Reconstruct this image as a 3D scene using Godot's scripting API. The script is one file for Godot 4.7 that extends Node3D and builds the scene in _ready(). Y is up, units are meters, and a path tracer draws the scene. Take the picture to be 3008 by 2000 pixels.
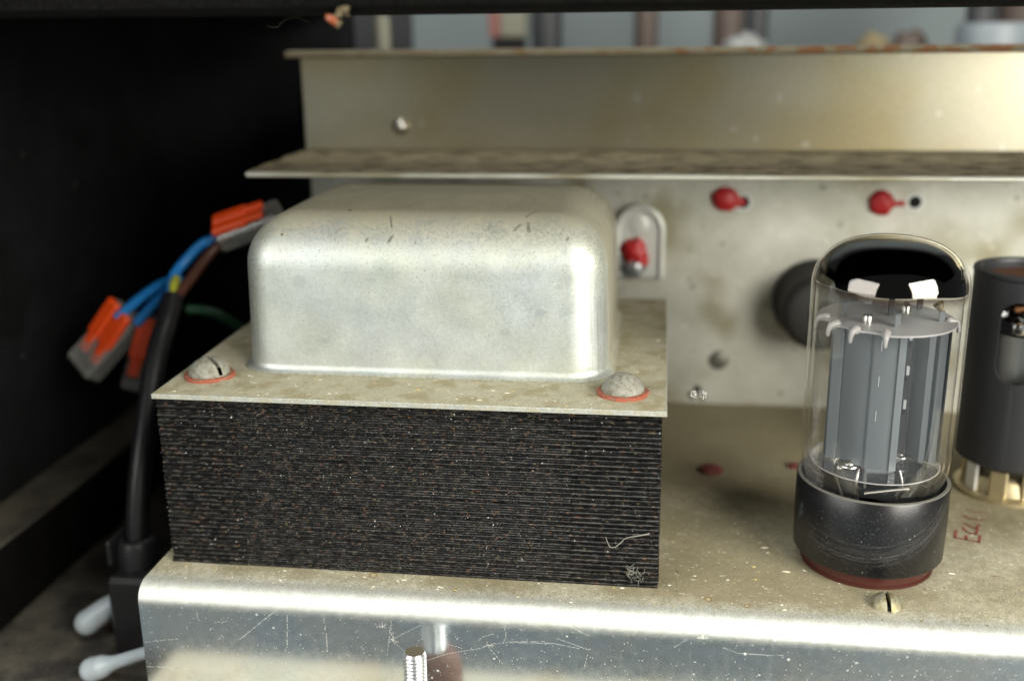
extends Node3D
# A valve amplifier seen from behind: mains transformer, power valve, chassis. All lengths below are in millimetres; MM turns them into metres.
const MM := 0.001

var M := {}
var rng := RandomNumberGenerator.new()


# ---------------------------------------------------------------- mesh helpers
class MB:
	var v := PackedVector3Array()
	var n := PackedVector3Array()
	var uv := PackedVector2Array()
	var ix := PackedInt32Array()
	var col := PackedColorArray()                         # one colour a vertex, where used
	var xf := Transform3D()

	func add(p: Vector3, nn: Vector3, t := Vector2.ZERO) -> int:
		v.append(xf * p)
		n.append((xf.basis * nn).normalized())
		uv.append(t)
		return v.size() - 1

	func tri(a: int, b: int, c: int) -> void:
		var g := (v[c] - v[a]).cross(v[b] - v[a])
		if g.dot(n[a] + n[b] + n[c]) < 0.0:
			ix.append_array([a, c, b])
		else:
			ix.append_array([a, b, c])

	func quad(a: Vector3, b: Vector3, c: Vector3, d: Vector3, toward: Vector3) -> void:
		var g := (b - a).cross(c - a)
		if g.length_squared() < 1e-12:
			g = (c - a).cross(d - a)
		if g.dot(toward) < 0.0:
			g = -g
		var q := [add(a, g), add(b, g), add(c, g), add(d, g)]
		tri(q[0], q[1], q[2])
		tri(q[0], q[2], q[3])

	func face(poly: Array, toward: Vector3) -> void:      # flat convex face
		var g: Vector3 = (poly[1] - poly[0]).cross(poly[2] - poly[0])
		if g.dot(toward) < 0.0:
			g = -g
		var f := []
		for p in poly:
			f.append(add(p, g))
		for i in range(1, f.size() - 1):
			tri(f[0], f[i], f[i + 1])

	# box with chamfered edges
	func box(lo: Vector3, hi: Vector3, b := 0.0) -> void:
		if b <= 0.0:
			var c := (lo + hi) / 2.0
			for ax in 3:
				for s in 2:
					var p := []
					for k in [[0, 0], [1, 0], [1, 1], [0, 1]]:
						var q := Vector3()
						q[ax] = hi[ax] if s else lo[ax]
						q[(ax + 1) % 3] = hi[(ax + 1) % 3] if k[0] else lo[(ax + 1) % 3]
						q[(ax + 2) % 3] = hi[(ax + 2) % 3] if k[1] else lo[(ax + 2) % 3]
						p.append(q)
					quad(p[0], p[1], p[2], p[3], (p[0] + p[2]) / 2.0 - c)
			return
		var m := (lo + hi) / 2.0
		var h := (hi - lo) / 2.0
		var g := func(ax: int, s: Vector3) -> Vector3:
			var q := Vector3((h.x - b) * s.x, (h.y - b) * s.y, (h.z - b) * s.z)
			q[ax] = h[ax] * s[ax]
			return m + q
		for ax in 3:
			for s in [-1.0, 1.0]:
				var p := []
				for k in [[-1, -1], [1, -1], [1, 1], [-1, 1]]:
					var q := Vector3()
					q[ax] = s
					q[(ax + 1) % 3] = k[0]
					q[(ax + 2) % 3] = k[1]
					p.append(g.call(ax, q))
				var t := Vector3()
				t[ax] = s
				quad(p[0], p[1], p[2], p[3], t)
			for s in [[-1, -1], [1, -1], [1, 1], [-1, 1]]:     # edges along ax
				var a := Vector3()
				var c := Vector3()
				a[ax] = -1
				c[ax] = 1
				for q in [(ax + 1) % 3, (ax + 2) % 3]:
					a[q] = s[0] if q == (ax + 1) % 3 else s[1]
					c[q] = a[q]
				quad(g.call((ax + 1) % 3, a), g.call((ax + 1) % 3, c), g.call((ax + 2) % 3, c), g.call((ax + 2) % 3, a), Vector3(a.x + c.x, a.y + c.y, a.z + c.z))
		for sx in [-1, 1]:
			for sy in [-1, 1]:
				for sz in [-1, 1]:
					var s := Vector3(sx, sy, sz)
					face([g.call(0, s), g.call(1, s), g.call(2, s)], s)

	# a grid of points rows[i][j]; smooth normals; outward away from c unless flip
	func grid(rows: Array, wrap_j := false, c = null, uvs = null) -> void:
		var nr := rows.size()
		var nc: int = rows[0].size()
		var nn := []
		var vote := 0.0
		for i in nr:
			var r := PackedVector3Array()
			for j in nc:
				var a: Vector3 = rows[maxi(i - 1, 0)][j]
				var b: Vector3 = rows[mini(i + 1, nr - 1)][j]
				var j0 := (j - 1 + nc) % nc if wrap_j else maxi(j - 1, 0)
				var j1 := (j + 1) % nc if wrap_j else mini(j + 1, nc - 1)
				var g: Vector3 = (b - a).cross(rows[i][j1] - rows[i][j0])
				if g.length_squared() < 1e-14:
					g = (b - a).cross(rows[(i + 1) % nr][j1] - rows[(i + 1) % nr][j0]) + (b - a).cross(rows[maxi(i - 1, 0)][j1] - rows[maxi(i - 1, 0)][j0])
				g = g.normalized()
				r.append(g)
				if c != null:
					vote += g.dot((rows[i][j] - c).normalized())
			nn.append(r)
		var sgn := -1.0 if vote < 0.0 else 1.0
		var base := v.size()
		for i in nr:
			for j in nc:
				add(rows[i][j], nn[i][j] * sgn, uvs[i][j] if uvs != null else Vector2.ZERO)
		for i in nr - 1:
			for j in (nc if wrap_j else nc - 1):
				var a := base + i * nc + j
				var b := base + i * nc + (j + 1) % nc
				tri(a, b, b + nc)
				tri(a, b + nc, a + nc)

	# profile of Vector2s swept by f(p, t): used by lathe and extrude. Normals are split at creases over 40 degrees.
	static func prof_normals(p: Array, closed: bool) -> Array:
		var m := p.size()
		var ns := m if closed else m - 1
		var seg := []
		for i in ns:
			var d: Vector2 = (p[(i + 1) % m] - p[i]).normalized()
			seg.append(Vector2(d.y, -d.x))
		var out := []
		for i in ns:
			var a: Vector2 = seg[i]
			var b: Vector2 = seg[i]
			if closed or i > 0:
				var q: Vector2 = seg[(i - 1 + ns) % ns]
				if q.dot(seg[i]) > 0.72:
					a = (q + seg[i]).normalized()
			if closed or i < ns - 1:
				var q: Vector2 = seg[(i + 1) % ns]
				if q.dot(seg[i]) > 0.72:
					b = (q + seg[i]).normalized()
			out.append([a, b])
		return out

	# profile (r, y) turned about the y axis at `at`; sgn -1 turns the surface inside out; tw scales v of the uv
	func lathe(p: Array, at: Vector3, seg := 48, sgn := 1.0, from := 0.0, to := TAU) -> void:
		var nm := prof_normals(p, false)
		var lens := [0.0]
		for i in range(1, p.size()):
			lens.append(lens[-1] + (p[i] - p[i - 1]).length())
		for i in p.size() - 1:
			var base := v.size()
			for k in 2:
				var q: Vector2 = p[i + k]
				var w: Vector2 = nm[i][k] * sgn
				for j in seg + 1:
					var a := from + (to - from) * j / seg
					add(at + Vector3(q.x * sin(a), q.y, q.x * cos(a)), Vector3(w.x * sin(a), w.y, w.x * cos(a)), Vector2(a / TAU, lens[i + k]))
			for j in seg:
				tri(base + j, base + j + 1, base + seg + 2 + j)
				tri(base + j, base + seg + 2 + j, base + seg + 1 + j)

	# closed profile of (z, y) pulled along x
	func pull_x(p: Array, x0: float, x1: float, seg := 1, caps := true, ufn = null) -> void:
		var area := 0.0
		for i in p.size():
			area += p[i].cross(p[(i + 1) % p.size()])
		if area < 0.0:
			p = p.duplicate()
			p.reverse()
		var nm := prof_normals(p, true)
		for i in p.size():
			var base := v.size()
			for k in 2:
				var q: Vector2 = p[(i + k) % p.size()]
				var w: Vector2 = nm[i][k]
				for j in seg + 1:
					var x := x0 + (x1 - x0) * j / seg
					add(Vector3(x, q.y, q.x), Vector3(0, w.y, w.x), ufn.call(x, q) if ufn != null else Vector2.ZERO)
			for j in seg:
				tri(base + j, base + j + 1, base + seg + 2 + j)
				tri(base + j, base + seg + 2 + j, base + seg + 1 + j)
		if caps:
			var t := Geometry2D.triangulate_polygon(PackedVector2Array(p))
			for s in 2:
				var f := []
				for q in p:
					f.append(add(Vector3(x1 if s else x0, q.y, q.x), Vector3(1 if s else -1, 0, 0), ufn.call(x1 if s else x0, q) if ufn != null else Vector2.ZERO))
				for i in range(0, t.size(), 3):
					tri(f[t[i]], f[t[i + 1]], f[t[i + 2]])

	# polygon in the local XY plane pulled along local Z from d0 to d1, placed by t
	func prism(p: Array, d0: float, d1: float, t: Transform3D) -> void:
		var keep := xf
		xf = xf * t
		var area := 0.0
		for i in p.size():
			area += p[i].cross(p[(i + 1) % p.size()])
		if area < 0.0:
			p = p.duplicate()
			p.reverse()
		var nm := prof_normals(p, true)
		for i in p.size():
			var base := v.size()
			for k in 2:
				var q: Vector2 = p[(i + k) % p.size()]
				for d in [d0, d1]:
					add(Vector3(q.x, q.y, d), Vector3(nm[i][k].x, nm[i][k].y, 0))
			tri(base, base + 1, base + 3)
			tri(base, base + 3, base + 2)
		var tr := Geometry2D.triangulate_polygon(PackedVector2Array(p))
		for s in 2:
			var f := []
			for q in p:
				f.append(add(Vector3(q.x, q.y, d1 if s else d0), Vector3(0, 0, signf(d1 - d0) * (1 if s else -1))))
			for i in range(0, tr.size(), 3):
				tri(f[tr[i]], f[tr[i + 1]], f[tr[i + 2]])
		xf = keep

	# round tube along a smoothed path; radii by point
	func tube(path: Array, radii, seg := 12, steps := 6, round_ends := false) -> void:
		var c := Curve3D.new()
		for i in path.size():
			var d: Vector3 = (path[mini(i + 1, path.size() - 1)] - path[maxi(i - 1, 0)]) / 6.0
			c.add_point(path[i], -d, d)
		var pts := []
		var rs := []
		for i in path.size() - 1:
			for k in steps:
				pts.append(c.sample(i, k / float(steps)))
				rs.append(lerpf(radii[i], radii[i + 1], k / float(steps)) if radii is Array else radii)
		pts.append(path[-1])
		rs.append(radii[-1] if radii is Array else radii)
		if round_ends:
			for e in 2:
				var a: Vector3 = pts[0] if e == 0 else pts[-1]
				var b: Vector3 = pts[1] if e == 0 else pts[-2]
				var r: float = rs[0] if e == 0 else rs[-1]
				var d := (a - b).normalized()
				for k in range(1, 6):
					var t := k / 5.0 * PI / 2.0
					var q := a + d * r * sin(t)
					var rr := maxf(r * cos(t), 0.01)
					if e == 0:
						pts.push_front(q)
						rs.push_front(rr)
					else:
						pts.append(q)
						rs.append(rr)
		var side := Vector3.UP
		var rows := []
		for i in pts.size():
			var d: Vector3 = (pts[mini(i + 1, pts.size() - 1)] - pts[maxi(i - 1, 0)]).normalized()
			if i == 0:
				side = d.cross(Vector3(0.3, 1, 0.2)).normalized()
			side = (side - d * side.dot(d)).normalized()
			var up := d.cross(side)
			var r := PackedVector3Array()
			for j in seg:
				var a := TAU * j / seg
				r.append(pts[i] + (side * cos(a) + up * sin(a)) * rs[i])
			rows.append(r)
		var mid: Vector3 = pts[pts.size() / 2]
		grid(rows, true, null)
		# settle the sign of the normals on the first ring
		var nr := pts.size() * seg
		var b0 := v.size() - nr
		if n[b0 + (pts.size() / 2) * seg].dot(v[b0 + (pts.size() / 2) * seg] - xf * mid) < 0.0:
			for k in range(b0, v.size()):
				n[k] = -n[k]
			for k in range(ix.size() - (pts.size() - 1) * seg * 6, ix.size(), 3):
				var s := ix[k + 1]
				ix[k + 1] = ix[k + 2]
				ix[k + 2] = s
		if not round_ends:
			for e in 2:
				var ring: PackedVector3Array = rows[0] if e == 0 else rows[-1]
				var d: Vector3 = pts[0] - pts[1] if e == 0 else pts[-1] - pts[-2]
				face(Array(ring), d)

	# screw head: a dome of radius r and height h on the plane y = at.y, with a slot of half width w (none if 0) turned by `turn`
	func screw_head(at: Vector3, r: float, h: float, w: float, deep: float, turn: float) -> void:
		var keep := xf
		xf = xf * Transform3D(Basis(Vector3.UP, turn), at)
		var top := func(x: float, z: float) -> float:
			var q := clampf(1.0 - (x * x + z * z) / (r * r), 0.0, 1.0)
			return h * pow(q, 0.62)
		for s in ([-1.0, 1.0] if w > 0.0 else [1.0]):
			var rows := []
			var x0 := w if w > 0.0 else -r * 0.9995
			for i in 17:
				var x := x0 + (r * 0.9995 - x0) * (1.0 - cos(PI * i / 16.0)) / 2.0 if w <= 0.0 else x0 + (r * 0.9995 - x0) * sin(PI / 2.0 * i / 16.0)
				var zz := sqrt(maxf(r * r - x * x, 0.0001))
				var row := PackedVector3Array()
				for j in 17:
					var z := -zz * cos(PI * j / 16.0)
					row.append(Vector3(x * s, top.call(x, z), z))
				rows.append(row)
			grid(rows, false, Vector3(0, -r, 0))
			if w > 0.0:
				var zz := sqrt(r * r - w * w)
				for j in 16:
					var za := -zz * cos(PI * j / 16.0)
					var zb := -zz * cos(PI * (j + 1) / 16.0)
					var lo := h - deep
					quad(Vector3(w * s, maxf(top.call(w, za), 0.0), za), Vector3(w * s, maxf(top.call(w, zb), 0.0), zb), Vector3(w * s, minf(lo, top.call(w, zb)), zb), Vector3(w * s, minf(lo, top.call(w, za)), za), Vector3(-s, 0, 0))
		if w > 0.0:
			var ze := r * sqrt(maxf(1.0 - pow((h - deep) / h, 1.0 / 0.62), 0.01))
			quad(Vector3(-w, h - deep, -ze), Vector3(w, h - deep, -ze), Vector3(w, h - deep, ze), Vector3(-w, h - deep, ze), Vector3.UP)
		xf = keep

	func disc(at: Vector3, r: float, nn: Vector3, seg := 24) -> void:
		var s := nn.cross(Vector3(0.31, 0.2, 0.9)).normalized()
		var t := nn.cross(s).normalized()
		var p := []
		for j in seg:
			p.append(at + (s * cos(TAU * j / seg) + t * sin(TAU * j / seg)) * r)
		face(p, nn)

	# lump: a sphere pushed about by noise
	func lump(at: Vector3, rad: Vector3, rough: float, sd: int, b := Basis()) -> void:
		var ns := FastNoiseLite.new()
		ns.seed = sd
		ns.frequency = 0.9
		var rows := []
		for i in 13:
			var row := PackedVector3Array()
			var t := PI * i / 12.0
			for j in 18:
				var a := TAU * j / 18.0
				var d := Vector3(sin(t) * cos(a), cos(t), sin(t) * sin(a))
				row.append(at + b * (d * rad * (1.0 + rough * ns.get_noise_3dv(d * 1.6 + at))))
			rows.append(row)
		grid(rows, true, at)


func obj(called: String, mb: MB, mat: Material, parent: Node3D = null) -> MeshInstance3D:
	var o := MeshInstance3D.new()
	o.name = called
	var at := Vector3.ZERO
	var up: Node = parent
	while up != null and up != self:
		at += (up as Node3D).position / MM
		up = up.get_parent()
	var vv := PackedVector3Array()
	vv.resize(mb.v.size())
	for i in mb.v.size():
		vv[i] = (mb.v[i] - at) * MM
	var arr := []
	arr.resize(Mesh.ARRAY_MAX)
	arr[Mesh.ARRAY_VERTEX] = vv
	arr[Mesh.ARRAY_NORMAL] = mb.n
	arr[Mesh.ARRAY_TEX_UV] = mb.uv
	arr[Mesh.ARRAY_INDEX] = mb.ix
	if mb.col.size() == mb.v.size() and mb.v.size() > 0:
		arr[Mesh.ARRAY_COLOR] = mb.col
	var me := ArrayMesh.new()
	me.add_surface_from_arrays(Mesh.PRIMITIVE_TRIANGLES, arr)
	me.surface_set_material(0, mat)
	o.mesh = me
	(parent if parent else self).add_child(o, true)
	return o


func tag(o: Node3D, label: String, category: String, group := "") -> Node3D:
	o.set_meta("label", label)
	o.set_meta("category", category)
	if group:
		o.set_meta("group", group)
	return o


func thing(called: String, at: Vector3, label: String, category: String, group := "") -> Node3D:
	var o := Node3D.new()
	o.name = called
	o.position = at * MM
	add_child(o, true)
	return tag(o, label, category, group)


func structure(called: String, mb: MB, mat: Material) -> MeshInstance3D:
	var o := obj(called, mb, mat)
	o.set_meta("kind", "structure")
	return o


# ---------------------------------------------------------------- textures
func noise(w: int, h: int, freq: float, sd: int, octaves := 4, seamless := false) -> PackedByteArray:
	var f := FastNoiseLite.new()
	f.noise_type = FastNoiseLite.TYPE_SIMPLEX_SMOOTH
	f.seed = sd
	f.frequency = freq
	f.fractal_octaves = octaves
	var im := f.get_seamless_image(w, h) if seamless else f.get_image(w, h)
	im.convert(Image.FORMAT_L8)
	return im.get_data()


func white(w: int, h: int, sd: int) -> PackedByteArray:
	var r := RandomNumberGenerator.new()
	r.seed = sd
	var a := PackedByteArray()
	a.resize(w * h)
	for i in range(0, w * h - 3, 4):
		a.encode_u32(i, r.randi())
	return a


func tex(w: int, h: int, data: PackedByteArray, fmt := Image.FORMAT_RGB8) -> ImageTexture:
	return ImageTexture.create_from_image(Image.create_from_data(w, h, false, fmt, data))


class Canvas:
	var w: int
	var h: int
	var d := PackedByteArray()
	var wrap := false

	func _init(ww: int, hh: int) -> void:
		w = ww
		h = hh
		d.resize(w * h * 3)

	func put(x: int, y: int, c: Vector3, a: float) -> void:
		if wrap:
			x = posmod(x, w)
			y = posmod(y, h)
		elif x < 0 or y < 0 or x >= w or y >= h:
			return
		var i := (y * w + x) * 3
		d[i] = int(lerpf(d[i], c.x, a))
		d[i + 1] = int(lerpf(d[i + 1], c.y, a))
		d[i + 2] = int(lerpf(d[i + 2], c.z, a))

	func spot(x: float, y: float, rx: float, ry: float, c: Vector3, a: float) -> void:
		for j in range(int(floor(y - ry)), int(ceil(y + ry)) + 1):
			for i in range(int(floor(x - rx)), int(ceil(x + rx)) + 1):
				var q := pow((i - x) / maxf(rx, 0.5), 2.0) + pow((j - y) / maxf(ry, 0.5), 2.0)
				if q < 1.0:
					put(i, j, c, a * (1.0 if q < 0.5 else (1.0 - q) * 2.0))

	func line(p: Array, wide: float, c: Vector3, a: float) -> void:
		for k in p.size() - 1:
			var s: Vector2 = p[k]
			var e: Vector2 = p[k + 1]
			var m := maxi(int(s.distance_to(e) / 0.7), 1)
			for t in m:
				var q := s.lerp(e, t / float(m))
				spot(q.x, q.y, wide, wide, c, a)


# plain mottled colour, seamless, laid by world triplanar: three tones mixed by two noises
func mottle(sz: int, c0: Vector3, c1: Vector3, c2: Vector3, f1: float, f2: float, grain: float, sd: int) -> Canvas:
	var cv := Canvas.new(sz, sz)
	cv.wrap = true
	var a := noise(sz, sz, f1, sd, 4, true)
	var b := noise(sz, sz, f2, sd + 1, 3, true)
	var g := white(sz, sz, sd + 2)
	for i in sz * sz:
		var k := (g[i] - 127.0) * grain
		var c := c0.lerp(c1, a[i] / 255.0)
		var s := clampf((b[i] - 130.0) / 70.0, 0.0, 1.0)
		c = c.lerp(c2, s)
		cv.d[i * 3] = clampi(int(c.x + k), 0, 255)
		cv.d[i * 3 + 1] = clampi(int(c.y + k), 0, 255)
		cv.d[i * 3 + 2] = clampi(int(c.z + k), 0, 255)
	return cv


func mat(called: String, lin: Color, rough: float, metal := 0.0) -> StandardMaterial3D:
	var m := StandardMaterial3D.new()
	m.resource_name = called
	m.albedo_color = lin.linear_to_srgb()
	m.roughness = rough
	m.metallic = metal
	M[called] = m
	return m


func tri_mat(called: String, cv: Canvas, tile_mm: float, rough: float, metal := 0.0) -> StandardMaterial3D:
	var m := mat(called, Color.WHITE, rough, metal)
	m.albedo_texture = tex(cv.w, cv.h, cv.d)
	m.uv1_triplanar = true
	m.uv1_world_triplanar = true
	m.uv1_scale = Vector3.ONE * (1000.0 / tile_mm)
	m.uv1_offset = Vector3(0.37, 0.41, 0.29)
	m.uv1_triplanar_sharpness = 8.0
	return m


func bump(m: StandardMaterial3D, t: Texture2D, mm: float) -> void:
	m.heightmap_enabled = true
	m.heightmap_texture = t
	m.heightmap_scale = mm * 0.1


func smooth(a: float, b: float, x: float) -> float:
	return smoothstep(a, b, x)


func make_materials() -> void:
	# fine grain relief shared by several materials
	var gn := tex(512, 512, noise(512, 512, 0.11, 91, 3, true), Image.FORMAT_L8)
	# dusty plated steel of the rear wall
	var cv := mottle(768, Vector3(172, 171, 158), Vector3(204, 203, 194), Vector3(148, 143, 120), 0.012, 0.006, 0.05, 11)
	for i in 900:
		cv.spot(rng.randf() * 768, rng.randf() * 768, rng.randf_range(1, 5), rng.randf_range(1, 5), Vector3(222, 220, 208) if rng.randf() < 0.7 else Vector3(110, 104, 84), rng.randf_range(0.1, 0.45))
	var m := tri_mat("wall_steel", cv, 210.0, 0.5, 0.55)
	# upper chassis face, shinier
	cv = mottle(512, Vector3(170, 164, 138), Vector3(182, 177, 160), Vector3(172, 162, 130), 0.006, 0.006, 0.04, 21)
	for i in 120:
		cv.spot(rng.randf() * 512, rng.randf() * 512, rng.randf_range(1, 4), rng.randf_range(1, 4), Vector3(215, 214, 210), rng.randf_range(0.2, 0.5))
	tri_mat("upper_steel", cv, 230.0, 0.33, 1.0)
	# brown dust on the shelf
	cv = mottle(512, Vector3(104, 94, 70), Vector3(140, 130, 102), Vector3(86, 74, 52), 0.03, 0.02, 0.1, 31)
	m = tri_mat("brown_dust", cv, 120.0, 0.9)
	# pale dust on the end bell flange
	cv = mottle(1024, Vector3(150, 145, 122), Vector3(168, 163, 142), Vector3(142, 134, 106), 0.02, 0.012, 0.16, 51)
	for i in 2600:
		var t := rng.randf()
		cv.spot(rng.randf() * 1024, rng.randf() * 1024, rng.randf_range(0.6, 1.8), rng.randf_range(0.6, 1.6), Vector3(214, 204, 164) if t < 0.5 else Vector3(128, 116, 84), rng.randf_range(0.2, 0.7))
	m = tri_mat("flange_dust", cv, 110.0, 0.8, 0.1)
	bump(m, gn, 0.05)
	# sheared edge of the flange
	cv = mottle(512, Vector3(164, 166, 158), Vector3(192, 193, 182), Vector3(176, 172, 152), 0.05, 0.02, 0.2, 61)
	tri_mat("sheared_edge", cv, 60.0, 0.5, 0.5)
	# black lacquer of the laminations, rust and dust specks, the white ones partly painted glints
	cv = mottle(1024, Vector3(9, 9, 10), Vector3(27, 26, 26), Vector3(6, 6, 6), 0.03, 0.02, 0.06, 71)
	cv.wrap = true
	var streak := noise(1024, 139, 0.04, 73, 3, true)
	for y in range(885, 1024):                            # band for the arrises: dust and edge highlights painted in
		for x in 1024:
			cv.put(x, y, Vector3(96, 95, 90), clampf((streak[(y - 885) * 1024 + x] - 90.0) / 110.0, 0.08, 0.7) * rng.randf_range(0.5, 1.0))
	for i in 11000:
		var t := rng.randf()
		var c := Vector3(138, 136, 128)
		var a := rng.randf_range(0.2, 0.7)
		var rx := rng.randf_range(0.6, 1.6)
		var ry := rng.randf_range(0.8, 2.0)
		if t < 0.17:
			c = Vector3(118, 84, 62)
			rx = rng.randf_range(1.0, 4.5)
			ry = rng.randf_range(2.0, 6.0)
			a = rng.randf_range(0.25, 0.7)
		elif t < 0.27:
			c = Vector3(116, 102, 68)
			rx = rng.randf_range(1.0, 4.5)
			ry = rng.randf_range(2.0, 5.0)
		elif t < 0.32:
			c = Vector3(225, 225, 220)
			rx = rng.randf_range(0.6, 1.2)
			ry = rx * 2.0
			a = rng.randf_range(0.5, 1.0)
		cv.spot(rng.randf() * 1024, rng.randf() * 1024, rx, ry, c, a)
	m = mat("black_lacquer", Color.WHITE, 0.3)
	m.albedo_texture = tex(1024, 1024, cv.d)
	m.metallic_specular = 0.36
	bump(m, tex(1024, 1024, noise(1024, 1024, 0.12, 72, 3, true), Image.FORMAT_L8), 0.06)
	# dull dusty zinc of the screw heads
	cv = mottle(512, Vector3(118, 117, 106), Vector3(146, 145, 136), Vector3(108, 104, 88), 0.05, 0.03, 0.25, 81)
	m = tri_mat("screw_dust", cv, 30.0, 0.75, 0.2)
	bump(m, gn, 0.05)
	cv = mottle(256, Vector3(128, 62, 42), Vector3(150, 84, 60), Vector3(122, 100, 82), 0.06, 0.03, 0.2, 82)
	m = tri_mat("red_fibre", cv, 20.0, 0.85)
	bump(m, gn, 0.12)
	cv = mottle(256, Vector3(140, 136, 114), Vector3(170, 166, 144), Vector3(128, 116, 82), 0.05, 0.03, 0.2, 83)
	tri_mat("screw_zinc", cv, 20.0, 0.5, 0.6)
	# cabinet, floor, boards
	cv = mottle(512, Vector3(9, 10, 11), Vector3(18, 20, 22), Vector3(7, 7, 8), 0.02, 0.01, 0.07, 101)
	for i in 60:
		cv.spot(rng.randf() * 512, rng.randf() * 512, rng.randf_range(0.6, 2.0), rng.randf_range(0.6, 2.0), Vector3(120, 122, 122), rng.randf_range(0.1, 0.5))
	m = tri_mat("black_paint", cv, 300.0, 0.75)
	m.metallic_specular = 0.3
	cv = mottle(512, Vector3(58, 55, 47), Vector3(88, 83, 72), Vector3(40, 38, 34), 0.02, 0.012, 0.14, 111)
	for i in 500:
		cv.spot(rng.randf() * 512, rng.randf() * 512, rng.randf_range(0.5, 2.0), rng.randf_range(0.5, 2.0), Vector3(150, 142, 122), rng.randf_range(0.1, 0.5))
	tri_mat("dusty_floor", cv, 150.0, 0.9)
	cv = mottle(512, Vector3(5, 5, 4), Vector3(9, 8, 6), Vector3(4, 4, 3), 0.01, 0.02, 0.06, 121)
	tri_mat("dark_board", cv, 200.0, 0.85).metallic_specular = 0.2
	cv = mottle(512, Vector3(70, 66, 54), Vector3(84, 79, 66), Vector3(50, 47, 40), 0.02, 0.012, 0.12, 131)  # batten top tone, light painted into the colour
	tri_mat("batten_lit_top", cv, 200.0, 0.9)
	cv = mottle(512, Vector3(214, 208, 186), Vector3(226, 222, 204), Vector3(206, 196, 168), 0.012, 0.01, 0.05, 141)
	tri_mat("cream_board", cv, 150.0, 0.6)
	cv = mottle(256, Vector3(84, 94, 99), Vector3(92, 102, 108), Vector3(78, 87, 91), 0.01, 0.01, 0.02, 151)
	tri_mat("bench_grey", cv, 600.0, 0.7)
	# plain ones
	mat("red_lacquer", Color(0.4, 0.014, 0.018), 0.5)
	mat("hole_black", Color(0.004, 0.004, 0.004), 0.9)
	mat("maroon", Color(0.055, 0.016, 0.012), 0.25)
	mat("black_plastic", Color(0.014, 0.014, 0.015), 0.4)
	mat("black_rubber", Color(0.018, 0.018, 0.016), 0.6)
	mat("can_black", Color(0.019, 0.02, 0.023), 0.48)
	mat("cable_black", Color(0.008, 0.008, 0.009), 0.42)
	mat("orange_plastic", Color(0.75, 0.07, 0.008), 0.35)
	mat("blue_wire", Color(0.015, 0.2, 0.56), 0.4)
	mat("brown_wire", Color(0.085, 0.03, 0.018), 0.4)
	mat("yellow_wire", Color(0.34, 0.36, 0.03), 0.4)
	mat("green_wire", Color(0.012, 0.07, 0.03), 0.4)
	mat("bright_steel", Color(0.7, 0.71, 0.72), 0.3, 1.0)
	mat("chrome", Color(0.86, 0.86, 0.85), 0.1, 1.0)
	mat("brass", Color(0.5, 0.43, 0.27), 0.5, 0.9)
	mat("copper", Color(0.72, 0.34, 0.16), 0.3, 1.0)
	mat("ceramic", Color(0.7, 0.69, 0.64), 0.4)
	mat("brown_bush", Color(0.21, 0.11, 0.075), 0.7)
	mat("grit", Color(0.11, 0.088, 0.045), 0.9)
	mat("contact_grey", Color(0.06, 0.06, 0.062), 0.4, 0.3)
	mat("shaded_sealant", Color(0.13, 0.022, 0.02), 0.7)  # darker copy of the red lacquer, deck shadow put into the colour
	mat("screw_dark", Color(0.16, 0.155, 0.13), 0.5, 0.6)
	mat("mud", Color(0.16, 0.13, 0.07), 0.9)
	mat("lint", Color(0.55, 0.53, 0.47), 0.9)
	mat("dark_lint", Color(0.1, 0.09, 0.06), 0.9)
	mat("marker_red", Color(0.22, 0.05, 0.04), 0.8)
	mat("mica", Color(0.3, 0.29, 0.285), 0.42)
	mat("nickel", Color(0.5, 0.48, 0.44), 0.3, 1.0)
	mat("grey_metal", Color(0.4, 0.41, 0.42), 0.4, 0.8)
	mat("weld_tab", Color(0.6, 0.61, 0.62), 0.35, 0.5)
	mat("amber_shell", Color(0.2, 0.05, 0.016), 0.3)
	mat("grey_wall", Color(0.13, 0.155, 0.16), 0.8)
	mat("dim_post", Color(0.022, 0.024, 0.027), 0.6)
	mat("brown_post", Color(0.06, 0.042, 0.034), 0.6)
	mat("cream_post", Color(0.17, 0.17, 0.13), 0.6)
	mat("lug_steel", Color(0.62, 0.63, 0.59), 0.4, 0.4)
	mat("lamp_frame", Color(0.03, 0.03, 0.03), 0.5)
	var an := mat("anode_grey", Color(0.135, 0.15, 0.158), 0.36, 0.3)
	bump(an, gn, 0.01)
	an.uv1_triplanar = true
	an.uv1_world_triplanar = true
	an.uv1_scale = Vector3.ONE * 60.0
	var g := mat("getter", Color(0.075, 0.066, 0.058), 0.03, 1.0)
	g.metallic_specular = 0.5
	var gf := mat("getter_fade", Color.WHITE, 0.3)
	gf.vertex_color_use_as_albedo = true
	gf.transparency = BaseMaterial3D.TRANSPARENCY_ALPHA
	gf.metallic_specular = 0.0
	var gl := mat("clear_glass", Color(1, 1, 1), 0.01)
	gl.albedo_color = Color(1, 1, 1, 0.0)
	gl.transparency = BaseMaterial3D.TRANSPARENCY_ALPHA
	var cp := mat("clear_plastic", Color(1, 1, 1), 0.12)
	cp.albedo_color = Color(0.62, 0.62, 0.6, 0.35)
	cp.transparency = BaseMaterial3D.TRANSPARENCY_ALPHA
	var wp := mat("white_plastic", Color(0.4, 0.45, 0.48), 0.28)
	wp.subsurf_scatter_enabled = true
	wp.subsurf_scatter_strength = 0.15
	for s in [["lamp_glow", Color(1.0, 1.0, 0.98)], ["lamp_glow_warm", Color(1.0, 0.985, 0.94)]]:
		var lm := mat(s[0], Color(0.8, 0.8, 0.8), 0.6)
		lm.emission_enabled = true
		lm.emission = s[1]
		lm.emission_energy_multiplier = 1.5


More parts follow.
